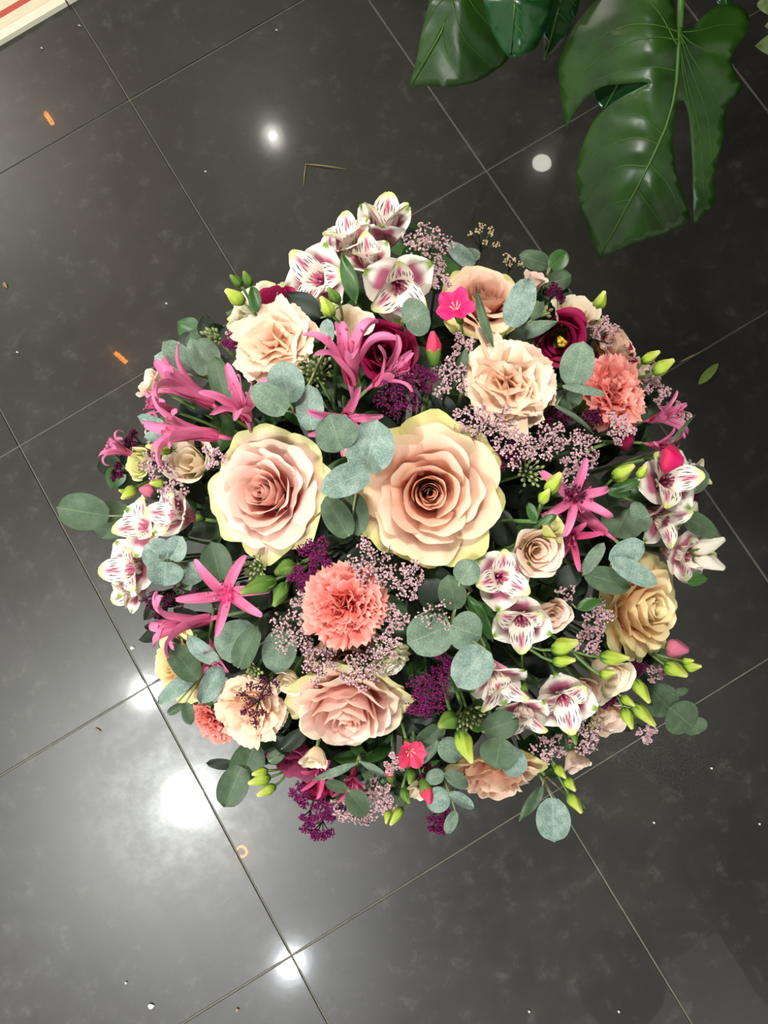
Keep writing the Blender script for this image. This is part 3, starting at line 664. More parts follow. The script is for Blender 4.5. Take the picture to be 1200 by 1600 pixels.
def berry_sprig(label, u, v, rpx, dz=0, seed=0, count=26, size=4.2, mat='berry', elong=1.0, dirn=0):
    rng = random.Random(seed); o, inv, d = root('seeded_eucalyptus', label, 'seed pods', u, v, None, None, 0, dz, None)
    R = rpx*d/F; s = size*d/F; S = Acc(); hub = Vector((0, 0, -R*.9)); ca, sa = math.cos(R_(dirn)), math.sin(R_(dirn))
    for c in range(count):
        q = c*2.399; rr = R*math.sqrt((c+.3)/count); x0 = rr*math.cos(q)*elong; y0 = rr*math.sin(q)/elong
        p = Vector((x0*ca-y0*sa, x0*sa+y0*ca, rng.uniform(-.2, .25)*R)); ax = (p-hub).normalized()
        x = ax.cross(Vector((.3, .6, .7))).normalized(); y = ax.cross(x)
        Mx = Matrix(((x.x,y.x,ax.x,p.x),(x.y,y.y,ax.y,p.y),(x.z,y.z,ax.z,p.z),(0,0,0,1)))
        a = Acc(); a.lathe([(s*.2, -s*.9), (s*.6, -s*.4), (s*.62, .2*s), (s*.25, s*.9)], 6, 0, Mx); a.build('seed_pod', M[mat], o)
        S.tube([hub, hub.lerp(p, .6)+Vector((0, 0, .001)), p], [.0006, .0005, .0004], 4, cap=False)
    S.build('branchlets', M['stem'], o); stem_to_bind(o, inv, hub, .0012)
    return o
# ---------------------------------------------------------------- glossy plant hanging in from the upper right
def glossy_leaf(name, lo, hi, rough):
    g = NT(name); ob = g.coord(); n = g.noise(ob, 14, 3); n2 = g.noise(ob, 160, 2)
    c = g.mix(sm(g, n, .3, .7), lin(lo), lin(hi))
    return g.finish(c, rough, .06, .5, g.bump(n2, .06, .001))
M['monstera'] = glossy_leaf('monstera', (26, 54, 14), (42, 78, 22), .33)
M['philo'] = glossy_leaf('philo', (26, 62, 28), (34, 88, 44), .2)
M['monstera_vein'] = plain('monstera_vein', (66, 104, 36), .4)
M['petiole'] = plain('petiole', (74, 112, 44), .45)
M['variegated'] = plain('variegated', (150, 172, 110), .5, .1, .3, .35, 90)
M['terracotta'] = plain('pot_grey', (70, 66, 62), .7)
M['soil'] = plain('soil', (38, 30, 24), .95)
def smooth_loop(pts, n):
    P = np.array(pts, float); m = len(P); out = []
    for i in range(m):
        p0, p1, p2, p3 = P[i-1], P[i], P[(i+1) % m], P[(i+2) % m]
        for k in range(n):
            t = k/n; out.append(.5*((2*p1)+(-p0+p2)*t+(2*p0-5*p1+4*p2-p3)*t*t+(-p0+3*p1-3*p2+p3)*t**3))
    return out
def path_leaf(parent, outline, mid, veins, depth, mat, name='leaf', step=13, sub=3, vein_r=.0011, mid_r=.0034, ripple=.004, cup=.0):
    pts = smooth_loop(outline, sub); P = [Vector((float(p[0]), float(p[1]))) for p in pts]
    poly = [(p.x, p.y) for p in P]; n = len(poly)
    def inside(x, y):
        c = False; j = n-1
        for i in range(n):
            if (poly[i][1] > y) != (poly[j][1] > y) and x < (poly[j][0]-poly[i][0])*(y-poly[i][1])/(poly[j][1]-poly[i][1])+poly[i][0]: c = not c
            j = i
        return c
    xs = [p[0] for p in poly]; ys = [p[1] for p in poly]; ins = []
    y = min(ys)+step/2; k = 0
    while y < max(ys):
        x = min(xs)+step/2*(1+k % 2)
        while x < max(xs):
            if inside(x, y) and min((x-q[0])**2+(y-q[1])**2 for q in poly) > (step*.45)**2: ins.append(Vector((x, y)))
            x += step
        y += step*.87; k += 1
    vs, es, fs, _, _, _ = delaunay_2d_cdt(P+ins, [(i, (i+1) % n) for i in range(n)], [list(range(n))], 1, 1e-4)
    segs = [(np.array(q[i]), np.array(q[i+1])) for q in veins+[mid] for i in range(len(q)-1)]
    SA = np.array([s[0] for s in segs], float); SB = np.array([s[1] for s in segs], float)
    def vd(x, y):                             # distance to the nearest vein: the blade swells between veins
        p = np.array((x, y)); d = SB-SA; t = np.clip(((p-SA)*d).sum(1)/(d*d).sum(1), 0, 1)
        return np.sqrt((((SA+d*t[:, None])-p)**2).sum(1)).min()
    W = [at(v.x, v.y, depth(v.x, v.y)-ripple*min(1, (vd(v.x, v.y)/16)**1.0)) for v in vs]
    o = mesh(name, [p-parent.location for p in W], [tuple(f) for f in fs], M[mat], parent)
    s = o.modifiers.new('thickness', 'SOLIDIFY'); s.thickness = .0008; s.offset = 0
    a = Acc(); a.tube([at(x, y, depth(x, y)-.0022)-parent.location for x, y in mid], [mid_r*(1-.7*i/(len(mid)-1)) for i in range(len(mid))], 6)
    a.build('midrib', M['monstera_vein'], o)
    for q in veins:
        Q = []
        E = [tuple(2*np.array(q[0])-np.array(q[1]))]+list(q)+[tuple(2*np.array(q[-1])-np.array(q[-2]))]; E = np.array(E, float)
        for i in range(1, len(E)-2):
            for k in range(5):
                t = k/5; Q.append(tuple(.5*((2*E[i])+(E[i+1]-E[i-1])*t+(2*E[i-1]-5*E[i]+4*E[i+1]-E[i+2])*t*t+(-E[i-1]+3*E[i]-3*E[i+1]+E[i+2])*t**3)))
        Q.append(q[-1])
        a = Acc(); a.tube([at(x, y, depth(x, y)-.0014)-parent.location for x, y in Q], [vein_r*(1-.7*i/(len(Q)-1)) for i in range(len(Q))], 4, cap=False)
        a.build('vein', M['monstera_vein'], o)
    return o
pot = on_floor(1010, -420)
pl = bpy.data.objects.new('potted_monstera', None); COL.objects.link(pl); pl.location = pot
tag(pl, 'tall glossy dark green plant with split leaves at the top of the picture', 'plant')
a = Acc(); a.lathe([(.11, 0), (.135, .02), (.16, .28), (.165, .30), (.15, .30), (.145, .27)], 24); a.build('pot', M['terracotta'], pl)
a = Acc(); a.lathe([(.146, .255), (.146, .268), (.02, .275)], 20); a.build('soil', M['soil'], pl)
D1 = lambda x, y: .98+.00016*abs(x-1020)+.00042*max(0, y-60)+.0000018*max(0, 1060-x)**2
out1 = [(1062,46),(1055,34),(1050,0),(1030,-28),(985,-32),(945,-12),(915,18),(893,50),(878,85),(873,108),(876,150),(885,202),(892,184),(912,158),(940,136),(975,131),(1012,129),(1000,137),(976,149),(950,166),(928,188),(912,222),(901,262),(904,305),(914,345),(928,382),(937,402),(955,397),(985,383),(1020,371),(1050,362),(1076,346),(1077,332),(1068,305),(1057,270),(1051,225),(1053,190),(1060,163),(1068,158),(1075,178),(1079,215),(1082,265),(1083,310),(1085,350),(1100,338),(1118,312),(1113,284),(1121,250),(1130,215),(1136,168),(1160,138),(1150,118),(1143,92),(1156,66),(1171,42),(1167,20),(1150,8),(1122,9),(1097,26),(1082,43)]
mid1 = [(1062,44),(1060,80),(1057,125),(1052,160),(1040,200),(1020,245),(992,300),(965,350),(938,398)]
ve1 = [[(1061,50),(1030,40),(990,38),(950,52),(905,85)],[(1060,62),(1020,58),(970,70),(920,105),(888,150)],[(1058,70),(1030,20),(1000,-10)],[(1057,110),(1020,105),(970,112),(925,128)],
       [(1036,210),(1000,180),(965,178)],[(1030,225),(990,215),(940,235),(908,265)],[(1012,260),(970,260),(930,290),(912,320)],[(985,312),(955,320),(925,350)],[(1015,255),(1045,290),(1065,335)],[(995,295),(1020,330),(1040,360)],
       [(1062,50),(1090,48),(1120,40),(1150,38)],[(1062,50),(1085,70),(1120,82),(1142,88)],[(1062,52),(1085,95),(1115,140),(1130,180)],[(1062,55),(1080,110),(1105,180),(1112,260)],[(1061,58),(1072,120),(1092,200),(1100,300)],[(1061,62),(1068,120),(1082,200),(1088,310)]]
lf1 = path_leaf(pl, out1, mid1, ve1, D1, 'monstera', ripple=.004)
lf1['label'] = 'big split leaf with light green midrib'
D2 = lambda x, y: 1.10+.0005*max(0, y)+.0009*abs(x-720)*.4
out2 = [(690,-90),(676,-20),(660,45),(650,95),(640,137),(662,134),(700,136),(742,128),(775,109),(797,86),(786,45),(772,0),(755,-60),(720,-110)]
path_leaf(pl, out2, [(735,-100),(715,-30),(690,50),(642,134)], [[(720,-40),(740,10),(785,60)],[(706,0),(725,60),(770,105)],[(690,50),(700,90),(720,128)],[(715,-30),(690,0),(668,30)],[(700,20),(680,60),(655,100)]], D2, 'monstera', ripple=.003)
D3 = lambda x, y: 1.03+.0006*max(0, y)+.0004*abs(x-815)
out3 = [(770,-90),(755,-30),(757,10),(768,48),(785,78),(799,91),(815,86),(836,76),(850,50),(861,15),(866,-20),(850,-80),(810,-120)]
path_leaf(pl, out3, [(812,-110),(808,-50),(804,10),(799,86)], [[(810,-40),(790,-10),(770,20)],[(806,0),(790,30),(780,60)],[(808,-20),(830,0),(858,-5)],[(806,10),(826,30),(848,40)],[(803,35),(820,55),(838,68)],[(809,-60),(830,-40),(860,-30)]], D3, 'philo', ripple=.006)
D4 = lambda x, y: 1.16+.0004*max(0, y)
out4 = [(868,-60),(852,0),(848,40),(849,70),(850,98),(866,80),(886,55),(900,25),(907,-10),(905,-60),(888,-90)]
path_leaf(pl, out4, [(888,-80),(878,-10),(866,40),(851,94)], [[(880,-20),(892,0),(900,10)],[(872,20),(882,30),(890,40)]], D4, 'philo', ripple=.004)
D5 = lambda x, y: 1.14
out5 = [(918,110),(924,140),(934,160),(944,172),(958,160),(980,148),(1010,134),(1012,110),(970,95),(935,98)]
path_leaf(pl, out5, [(1000,105),(970,125),(945,168)], [[(985,115),(975,105),(965,100)]], D5, 'philo', ripple=.003)
D6 = lambda x, y: 1.12
out6 = [(1125,-60),(1118,-10),(1122,6),(1134,12),(1146,4),(1150,-20),(1146,-60)]
path_leaf(pl, out6, [(1136,-56),(1135,-20),(1134,8)], [[(1135,-30),(1142,-24),(1147,-18)]], D6, 'philo', ripple=.002)
top = Vector((0, 0, .27))
for p in [[at(1062,44,D1(1062,44)), at(1066,-40,.97), at(1050,-200,1.02)], [at(735,-100,D2(735,-100)), at(760,-220,1.1)], [at(812,-110,D3(812,-110)), at(850,-240,1.06)], [at(888,-80,1.16), at(900,-240,1.15)], [at(1000,105,1.145), at(1040,-60,1.15), at(1040,-200,1.1)], [at(1136,-56,1.12), at(1100,-220,1.12)]]:
    pts = [q-pot for q in p]; end = top+Vector((0, 0, .02)); n = pts[-1]
    pts += [n.lerp(end, .35)+Vector((0, 0, .06)), n.lerp(end, .7)+Vector((0, 0, .06)), end]
    a = Acc(); a.tube(pts, [.0042]+[.005]*(len(pts)-1), 7); a.build('petiole', M['petiole'], pl)
# pale variegated plant just showing at the right edge
vp = bpy.data.objects.new('ivy_plant', None); COL.objects.link(vp); vp.location = on_floor(1420, -60)
tag(vp, 'pale variegated leaves at the right edge beside the big split leaf', 'plant')
a = Acc(); a.lathe([(.07, 0), (.09, .2), (.095, .22), (.08, .21)], 18); a.build('pot', M['terracotta'], vp)
for k, (u0, v0, u1, v1, wd) in enumerate([(1225,-5,1183,8,42),(1240,60,1180,72,40),(1235,25,1196,42,34)]):
    rr = random.Random(k); mi = Matrix.Translation(-vp.location)
    l = px_leaf(vp, mi, u0, v0, u1, v1, wd, 1.3, .01, 10, 'variegated', rr, 'oval')
    p0 = at(u0, v0, 1.3)-vp.location; a = Acc(); a.tube([p0, p0.lerp(Vector((0,0,.21)), .4)+Vector((0,0,.12)), (0,0,.2)], .002, 5); a.build('petiole', M['petiole'], vp)
# green scrap and litter on the floor
def scrap(label, u0, v0, u1, v1, wd, mat, name='leaf_scrap', cat='scrap', group=None):
    A, B = on_floor(u0, v0, .002), on_floor(u1, v1, .002); o = bpy.data.objects.new(name, None)
    ax = (B-A); L = ax.length; y = ax/L; x = Vector((y.y, -y.x, 0)); W = wd*1.6/F/2
    U, V = UV(5, 8); wf = np.sin(np.clip(V*.96+.02, 0, 1)**.9*PI)**.7
    P = np.outer(U*W*wf, np.array(x))+np.outer(V*L, np.array(y)); P[:, 2] = .0012+.004*np.abs(U)*W/.01*.3+.003*np.sin(V*PI)
    m = mesh(name, P, grid_faces(5, 8), M[mat], None, np.stack([U*.5+.5, V], 1), (0, .5)); m.location = A*1.0; m.location.z = 0
    tag(m, label, cat, group); return m
M['paper'] = plain('paper', (225, 222, 212), .7); M['straw'] = plain('straw', (150, 130, 90), .7); M['scrap_green'] = plain('scrap_green', (118, 140, 66), .6)
M['rust'] = plain('rust', (150, 110, 60), .7)
scrap('slim green leaf fallen on the dark floor at the right', 1092, 600, 1122, 568, 14, 'scrap_green', cat='leaf')
scrap('thin dry straw lying beside the fallen green leaf', 1062, 566, 1096, 549, 2.5, 'straw', 'straw')
scrap('curved pale straw on the floor above the flowers', 476, 256, 540, 264, 2.2, 'straw', 'straw')
scrap('short straw stub hanging off the curved pale straw', 478, 254, 474, 291, 2.0, 'straw', 'straw')
scrap('tan crumb at the left edge of the floor', 5, 441, 11, 450, 5, 'straw', 'crumb')
scrap('small bright white speck near the bottom left corner', 231, 1572, 241, 1572, 7, 'paper', 'crumb')
scrap('small orange sliver on the tile left of the flowers', 148, 1137, 158, 1143, 3, 'rust', 'crumb')
scrap('white speck beside the tile joint left of the flowers', 203, 1012, 210, 1013, 5, 'paper', 'crumb')
scrap('tan crumb near the bottom below the big tile corner', 368, 1578, 374, 1578, 5, 'straw', 'crumb')
for (u, v) in [(63,75),(122,40),(430,47),(319,268),(258,474),(25,550),(195,1535),(965,1580),(1020,1285),(845,1286),(1185,1287),(1110,1200),(825,1580)]:
    scrap('tiny white fleck of litter on the dark tiles', u, v, u+4, v+1, 3, 'paper', 'crumb', group='flecks of litter on the tiles')
# ---------------------------------------------------------------- vase under the bouquet, hidden from this camera
vb = Vector((BIND.x, BIND.y, 0)); VH = BIND.z-.01
vase = bpy.data.objects.new('floor_vase', None); COL.objects.link(vase); vase.location = vb; tag(vase, 'tall slim dark floor vase standing under the flowers', 'vase')
a = Acc(); a.lathe([(.05, 0), (.075, .004), (.08, .03), (.062, .18), (.05, VH-.25), (.052, VH-.05), (.062, VH), (.057, VH), (.048, VH-.05), (.046, VH-.25), (.03, VH-.3)], 28); a.build('body', M['metal_black'], vase)
a = Acc(); a.lathe([(.0535, VH-.06), (.056, VH-.06), (.056, VH-.04), (.0535, VH-.04)], 28); a.build('band', M['joint'], vase)

# ---------------------------------------------------------------- large roses
garden_rose('fully open cream rose, the largest bloom at the centre', 672, 772, 128, 'rose_cream', az=60, tilt=4, roll=20, dz=-.012, seed=3)
garden_rose('pale pink open rose left of the central cream rose', 402, 768, 104, 'rose_pink', az=195, tilt=24, roll=70, dz=-.002, seed=8)
garden_rose('pale pink rose below the coral carnation, facing down', 542, 1134, 100, 'rose_pink', az=92, tilt=56, roll=10, seed=11)
garden_rose('peach pink rose behind the hot pink flower near the top', 760, 452, 74, 'rose_cream', az=-80, tilt=44, roll=40, dz=.004, seed=14)
garden_rose('cream yellow rose at the right edge below the spotted blooms', 1026, 952, 88, 'rose_yellow', az=8, tilt=52, roll=200, seed=17)
garden_rose('blush rose seen from the side at the bottom of the bouquet', 778, 1236, 74, 'rose_cream', az=85, tilt=76, roll=60, seed=21, dz=-.01)
garden_rose('greenish white rose behind green buds at the upper left edge', 388, 468, 62, 'rose_white', az=-130, tilt=62, roll=100, seed=24)
garden_rose('cream rose turned away at the upper right edge', 975, 535, 58, 'rose_cream', az=-35, tilt=74, roll=0, seed=27)
garden_rose('buff yellow rose at the lower left edge behind eucalyptus', 262, 1042, 68, 'rose_yellow', az=168, tilt=62, roll=30, seed=31)
garden_rose('shaded rose half hidden under the coral carnation, shade put into its colour', 548, 1052, 66, 'rose_shaded', az=95, tilt=30, roll=30, dz=.045, seed=34)
garden_rose('small cream rose between the shaded rose and purple tufts', 615, 1045, 36, 'rose_white', az=60, tilt=64, roll=30, dz=.006, seed=37)

# ---------------------------------------------------------------- carnations
P_ = dict(serr=.025, ruff=.07, rk=5, n=30, fan=.56, group='peach carnations')
carnation('peach carnation with broad ruffled petals, upper right of centre', 798, 598, 84, 'carn_peach', az=-40, tilt=18, dz=-.008, seed=4, **P_)
carnation('peach carnation at the upper left below the magenta bloom', 426, 533, 74, 'carn_peach', az=-130, tilt=30, seed=7, **P_)
carnation('peach carnation overlaid by dark purple sprays, lower left', 392, 1108, 64, 'carn_peach', az=120, tilt=36, dz=.002, seed=10, **P_)
C_ = dict(serr=.07, ruff=.085, rk=7, n=42, fan=.44, group='coral carnations')
carnation('coral pink carnation below the two big roses', 542, 948, 79, 'carn_coral', az=90, tilt=10, dz=-.006, seed=13, **C_)
carnation('coral pink carnation at the right among small pink sprays', 960, 615, 74, 'carn_coral', az=-20, tilt=42, dz=.0, seed=16, **C_)
carnation('coral pink carnation half hidden at the lower left edge', 330, 1130, 48, 'carn_coral', az=130, tilt=70, dz=.012, seed=19, **C_)

# ---------------------------------------------------------------- lisianthus
lisianthus('magenta lisianthus with a yellow eye right of the peach carnation', 877, 534, 44, 'magenta', az=60, tilt=22, seed=1, eye=True, n=12, r0=.25, deep=.8, fall=.25)
lisianthus('magenta lisianthus at the top left between green buds and leaves', 430, 465, 33, 'magenta', az=-110, tilt=50, seed=2, dz=-.004)
lisianthus('magenta lisianthus in shade behind the upright pink nerine', 603, 545, 46, 'magenta', az=-80, tilt=10, seed=3, dz=.03)
lisianthus('magenta lisianthus strip above the right coral carnation', 965, 548, 38, 'magenta', az=-50, tilt=50, seed=4, dz=.01)
lisianthus('dusky mauve lisianthus at the bottom left beside a cream bud', 455, 1200, 38, 'mauve', az=110, tilt=60, seed=5, dz=.0)
lisianthus('magenta lisianthus hanging at the bottom under the cream bud', 492, 1232, 30, 'magenta', az=100, tilt=60, seed=6, dz=.012)
L_ = dict()
lisianthus('cream lisianthus behind the upright pink nerine petals', 552, 502, 34, 'lisi_cream', az=-60, tilt=40, seed=7, dz=-.004)
lisianthus('blush lisianthus cup poking out at the left edge', 228, 596, 27, 'lisi_blush', az=-150, tilt=70, seed=8, n=10, dz=-.01)
lisianthus('cream lisianthus left of the pale pink rose', 290, 718, 39, 'lisi_cream', az=-160, tilt=32, seed=9, dz=-.006)
lisianthus('greenish lisianthus half covered by pink sprays at the left', 212, 724, 25, 'lisi_green', az=175, tilt=50, seed=10)
lisianthus('blush lisianthus rosette right of the central cream rose', 844, 862, 40, 'lisi_blush', az=20, tilt=18, seed=11, dz=-.012, n=16, deep=.9)
lisianthus('small blush lisianthus below the blush rosette', 866, 966, 31, 'lisi_blush', az=50, tilt=36, seed=12, dz=-.01)
lisianthus('cream lisianthus at the lower right above yellow green buds', 962, 1066, 40, 'lisi_cream', az=45, tilt=58, seed=13, dz=-.01)
lisianthus('blush lisianthus tucked beside the white streaked bloom, lower right', 915, 1088, 28, 'lisi_blush', az=60, tilt=45, seed=14)
lisianthus('blush lisianthus cup at the lower right edge over sprays', 958, 1134, 36, 'lisi_blush', az=60, tilt=68, seed=15, dz=-.008, n=10)
lisianthus('blush lisianthus cup hanging lowest at the lower right', 903, 1200, 24, 'lisi_blush', az=75, tilt=74, seed=16, dz=-.005, n=9)
lisianthus('cream lisianthus seen from the side at the upper right', 905, 480, 38, 'lisi_cream', az=-70, tilt=60, seed=17, dz=-.014, n=11)
lisianthus('blush lisianthus bud cup beside the blue grey leaf near the top', 838, 430, 21, 'lisi_blush', az=-65, tilt=72, seed=18, n=8)
lisianthus('half open green lisianthus above the blush rosette', 868, 820, 24, 'lisi_green', az=-30, tilt=52, seed=19, n=9, dz=-.02)
lisianthus('cream lisianthus cup beside the mauve bloom at the bottom', 490, 1196, 24, 'lisi_cream', az=100, tilt=72, seed=20, n=9, dz=-.008)
lisianthus('cream lisianthus behind right edge green buds', 1010, 580, 27, 'lisi_cream', az=-30, tilt=66, seed=21, n=10, dz=.006)
lisianthus('pale cream petals peeping beside the purple spray, lower left', 446, 1072, 24, 'lisi_cream', az=120, tilt=50, seed=22, n=8, dz=.012)
lisianthus('pale cream petals at the bottom behind green stems', 655, 1245, 22, 'lisi_cream', az=100, tilt=70, seed=23, n=8, dz=.008)

# ---------------------------------------------------------------- spotted alstroemeria
al = alstroemeria
al('white alstroemeria with streaked petals, left of the top cluster', 498, 437, 56, az=195, tilt=28, roll=30, seed=1)
al('white alstroemeria with crimson patches, front of the top cluster', 622, 447, 58, az=60, tilt=22, roll=90, seed=2)
al('white alstroemeria standing highest, green tip and crimson throat', 600, 356, 54, az=-88, tilt=66, roll=178, seed=3, openness=.62)
al('white alstroemeria seen from the side left of the tallest bloom', 546, 378, 46, az=-115, tilt=62, roll=40, seed=4, openness=.8)
al('pinkish alstroemeria deep in the middle of the top cluster', 576, 408, 42, az=-95, tilt=50, roll=60, seed=5, openness=.7, dz=.012)
al('white alstroemeria behind the left streaked bloom of the top cluster', 515, 405, 40, az=-120, tilt=58, roll=10, seed=6, dz=.012, openness=.8)
al('streaked alstroemeria touching the pale pink rose at the left', 275, 804, 46, az=190, tilt=52, roll=60, seed=7, openness=.75)
al('streaked alstroemeria with crimson dash, above the round grey leaves', 228, 822, 48, az=200, tilt=46, roll=100, seed=8)
al('streaked alstroemeria at the left edge beside round grey leaves', 208, 888, 50, az=175, tilt=44, roll=60, seed=9)
al('white alstroemeria seen from behind, lowest at the left edge', 206, 922, 38, az=150, tilt=70, roll=60, seed=10, openness=.8)
al('streaked alstroemeria with fan petals at the right edge', 1040, 752, 54, az=-20, tilt=36, roll=50, seed=11)
al('pinkish alstroemeria petals below the right fan petals', 1035, 812, 44, az=35, tilt=58, roll=10, seed=12, dz=.006)
al('striped alstroemeria above the yellow rose at the right edge', 1068, 868, 48, az=15, tilt=52, roll=70, seed=13)
al('white alstroemeria petal tips behind the hot pink bud at right', 1078, 745, 32, az=-20, tilt=66, roll=0, seed=14, openness=.7, dz=.012)
al('shaded alstroemeria just right below the central cream rose', 782, 902, 50, az=0, tilt=16, roll=20, seed=15, dz=.006)
al('spotted alstroemeria with crimson patches below the blush rosette', 814, 968, 50, az=85, tilt=34, roll=60, seed=16)
al('long alstroemeria seen sideways beside the folded grey leaf', 778, 1062, 52, az=70, tilt=60, roll=120, seed=17, openness=.75)
al('white ruffled alstroemeria with crimson blotch at lower right', 880, 1092, 52, az=75, tilt=36, roll=60, seed=18, dz=-.006)
al('white alstroemeria facing down at the lower edge, green tip', 818, 1112, 44, az=95, tilt=58, roll=20, seed=19)

# ---------------------------------------------------------------- nerines
ne = nerine
ne('star shaped pink nerine with six narrow petals at lower left', 355, 928, 72, az=180, tilt=12, roll=12, seed=1, spread=1.0, curl=.35, dz=-.012, fill=True)
ne('pink star nerine right of centre over dark purple flecks', 895, 778, 66, az=20, tilt=16, roll=40, seed=2, spread=.95, curl=.9, dz=-.014)
ne('pink nerine opening upward just above the pale pink rose', 385, 650, 82, az=-105, tilt=42, roll=0, seed=3, spread=.45, curl=.7, dz=-.008)
ne('long pink nerine trumpet pointing to the upper left', 322, 626, 92, az=214, tilt=74, roll=10, seed=4, spread=.22, curl=.9, dz=-.004)
ne('pink nerine trumpet lying level above the cream lisianthus', 330, 680, 92, az=190, tilt=76, roll=40, seed=5, spread=.18, curl=1.1, dz=-.002)
ne('small mauve pink nerine behind the trumpets at the left', 265, 640, 44, az=200, tilt=70, roll=20, seed=6, spread=.4, curl=1.2, dz=.014)
ne('mauve pink nerine tip curling beside green leaves, upper left', 292, 590, 40, az=-120, tilt=60, roll=20, seed=7, spread=.4, curl=1.5, dz=.01)
ne('tall pink nerine standing in front of the cream lisianthus', 548, 590, 98, az=-95, tilt=52, roll=12, seed=8, spread=.36, curl=1.0, dz=-.014)
ne('pink nerine opening right beside the shaded magenta bloom', 592, 596, 72, az=-35, tilt=56, roll=10, seed=9, spread=.4, curl=.9, dz=-.008)
ne('pink nerine peeping around the round leaves above the big roses', 540, 650, 66, az=80, tilt=26, roll=35, seed=10, spread=.8, curl=.4, dz=.010)
ne('dark pink nerine star right of the blush rosette', 893, 838, 50, az=120, tilt=20, roll=0, seed=11, spread=.9, curl=.3, deep=True, dz=.006)
ne('thick pink nerine trumpet leading down to the grey leaves at right', 940, 828, 66, az=218, tilt=80, roll=20, seed=12, spread=.1, curl=.3, dz=-.004)
ne('pink nerine trumpet below the star shaped nerine, lower left', 318, 968, 84, az=170, tilt=76, roll=30, seed=13, spread=.2, curl=1.1, dz=.004)
ne('pink nerine fragment behind curled leaves at lower left', 330, 1010, 44, az=80, tilt=50, roll=30, seed=14, spread=.5, curl=.6, dz=.012)
ne('pink curled nerine tip sticking out at the far left', 202, 708, 44, az=205, tilt=72, roll=40, seed=15, spread=.35, curl=1.8, dz=-.004)
ne('pink nerine at the right edge beside the coral carnation', 1022, 655, 52, az=-15, tilt=62, roll=20, seed=16, spread=.45, curl=.7, dz=.002)
ne('pink nerine below it at the right edge above the hot pink bud', 1020, 695, 46, az=10, tilt=58, roll=50, seed=17, spread=.5, curl=.8, dz=.006)
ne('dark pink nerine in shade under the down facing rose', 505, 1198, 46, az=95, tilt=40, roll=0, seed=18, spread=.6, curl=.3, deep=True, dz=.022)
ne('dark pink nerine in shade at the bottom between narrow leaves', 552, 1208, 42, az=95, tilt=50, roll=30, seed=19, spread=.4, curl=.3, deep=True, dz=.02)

# ---------------------------------------------------------------- small hot pink flowers and their buds
pink_flower('hot pink five petalled flower in front of the top peach rose', 712, 480, 37, az=-110, tilt=34, roll=20, dz=-.018, seed=1)
pink_flower('rose pink cupped flower right of the down facing rose', 641, 1174, 33, 'rosy', az=70, tilt=26, roll=0, dz=-.012, seed=2, cup=.75)
G5 = 'buds tinted pink'
bud_spray('pink dianthus bud in a green calyx below the hot pink flower', [(678,556,676,518,24,-.004,'rosy')], (682, 572), name='dianthus_bud', dz=-.006)
bud_spray('tiny pink bud left of the rose pink cupped flower', [(610,1214,606,1196,15,0,'rosy')], (616, 1232), name='dianthus_bud')
bud_spray('pink bud in a long green calyx at the bottom centre', [(664,1228,672,1256,21,0,'rosy')], (655, 1205), name='dianthus_bud')
bud_spray('bright hot pink bud at the right edge above streaked petals', [(1030,716,1068,720,44,-.004,'hot_pink')], (1018, 716), name='pink_flower_bud', dz=-.004)
bud_spray('small magenta bud below the right coral carnation', [(966,690,990,684,34,0,'magenta')], (956, 690), name='lisianthus_bud', dz=.004)
bud_spray('mauve pink bud at the right beyond the yellow rose', [(1040,1012,1076,1016,32,0,'pink_bud')], (1028, 1010), name='lisianthus_bud', dz=.004)
bud_spray('pink curl of a bud below pink sprays at the left edge', [(240,768,218,764,22,0,'pink_bud')], (250, 770), name='lisianthus_bud')
# ---------------------------------------------------------------- green buds
bud_spray('three green buds on one stalk before the greenish white rose', [(381,473,352,453,23),(377,446,360,430,15,.0,'bud_dark'),(391,446,381,424,16,0,'bud_dark')], (402, 496), dz=-.022, leaves=[(400,488,396,448,20)])
bud_spray('two green buds in front of the left top alstroemeria', [(520,494,501,464,21),(530,472,512,450,18,0,'bud_dark')], (532, 498), dz=-.02)
bud_spray('single yellow green bud beside the upper right lisianthus', [(932,484,945,455,19)], (926, 496), dz=-.008)
bud_spray('two yellow green buds at the right edge above pink sprays', [(1003,566,1031,549,17),(1021,583,1053,562,22)], (996, 586), dz=-.012)
bud_spray('small green buds at the far left under the pink sprays', [(212,762,190,779,18),(200,770,186,766,9)], (228, 752), dz=-.006)
bud_spray('long pale green bud above the left cream lisianthus', [(268,704,228,697,17)], (280, 705), dz=-.008)
bud_spray('pale green bud among pink sprays left of the pale pink rose', [(257,756,234,755,13)], (270, 757), dz=-.006)
bud_spray('two green buds standing left of the right pink star nerine', [(855,770,876,739,23),(845,786,858,764,18)], (842, 815), dz=-.03, leaves=[(836,815,826,785,16),(842,818,870,805,14)])
bud_spray('two bright green buds right of the star nerine', [(957,748,991,727,24),(998,746,1010,727,16)], (950, 765), dz=-.012, leaves=[(955,765,1000,752,18),(950,768,985,772,16)])
bud_spray('pair of yellow green buds at lower right below the small blush bloom', [(863,1016,903,1002,27),(864,1034,899,1031,18)], (822, 1008), dz=-.012)
bud_spray('yellow green bud under the yellow rose with a smaller one below', [(938,1027,983,1028,22),(938,1055,962,1050,15)], (900, 1020), dz=-.010)
bud_spray('three green buds at the far right below the mauve pink bud', [(1038,1038,1074,1056,23),(1068,1042,1096,1041,16),(1066,1033,1084,1032,10)], (1020, 1022), dz=-.006)
bud_spray('cluster of four yellow green buds at the lower right edge', [(991,1062,1015,1098,20),(988,1100,1024,1134,20),(974,1106,988,1139,18),(971,1088,992,1103,14)], (962, 1080), dz=-.004)
bud_spray('green buds trailing lowest at the lower right', [(884,1216,899,1236,15),(888,1240,909,1270,18),(868,1196,884,1216,14)], (858, 1180), dz=0)
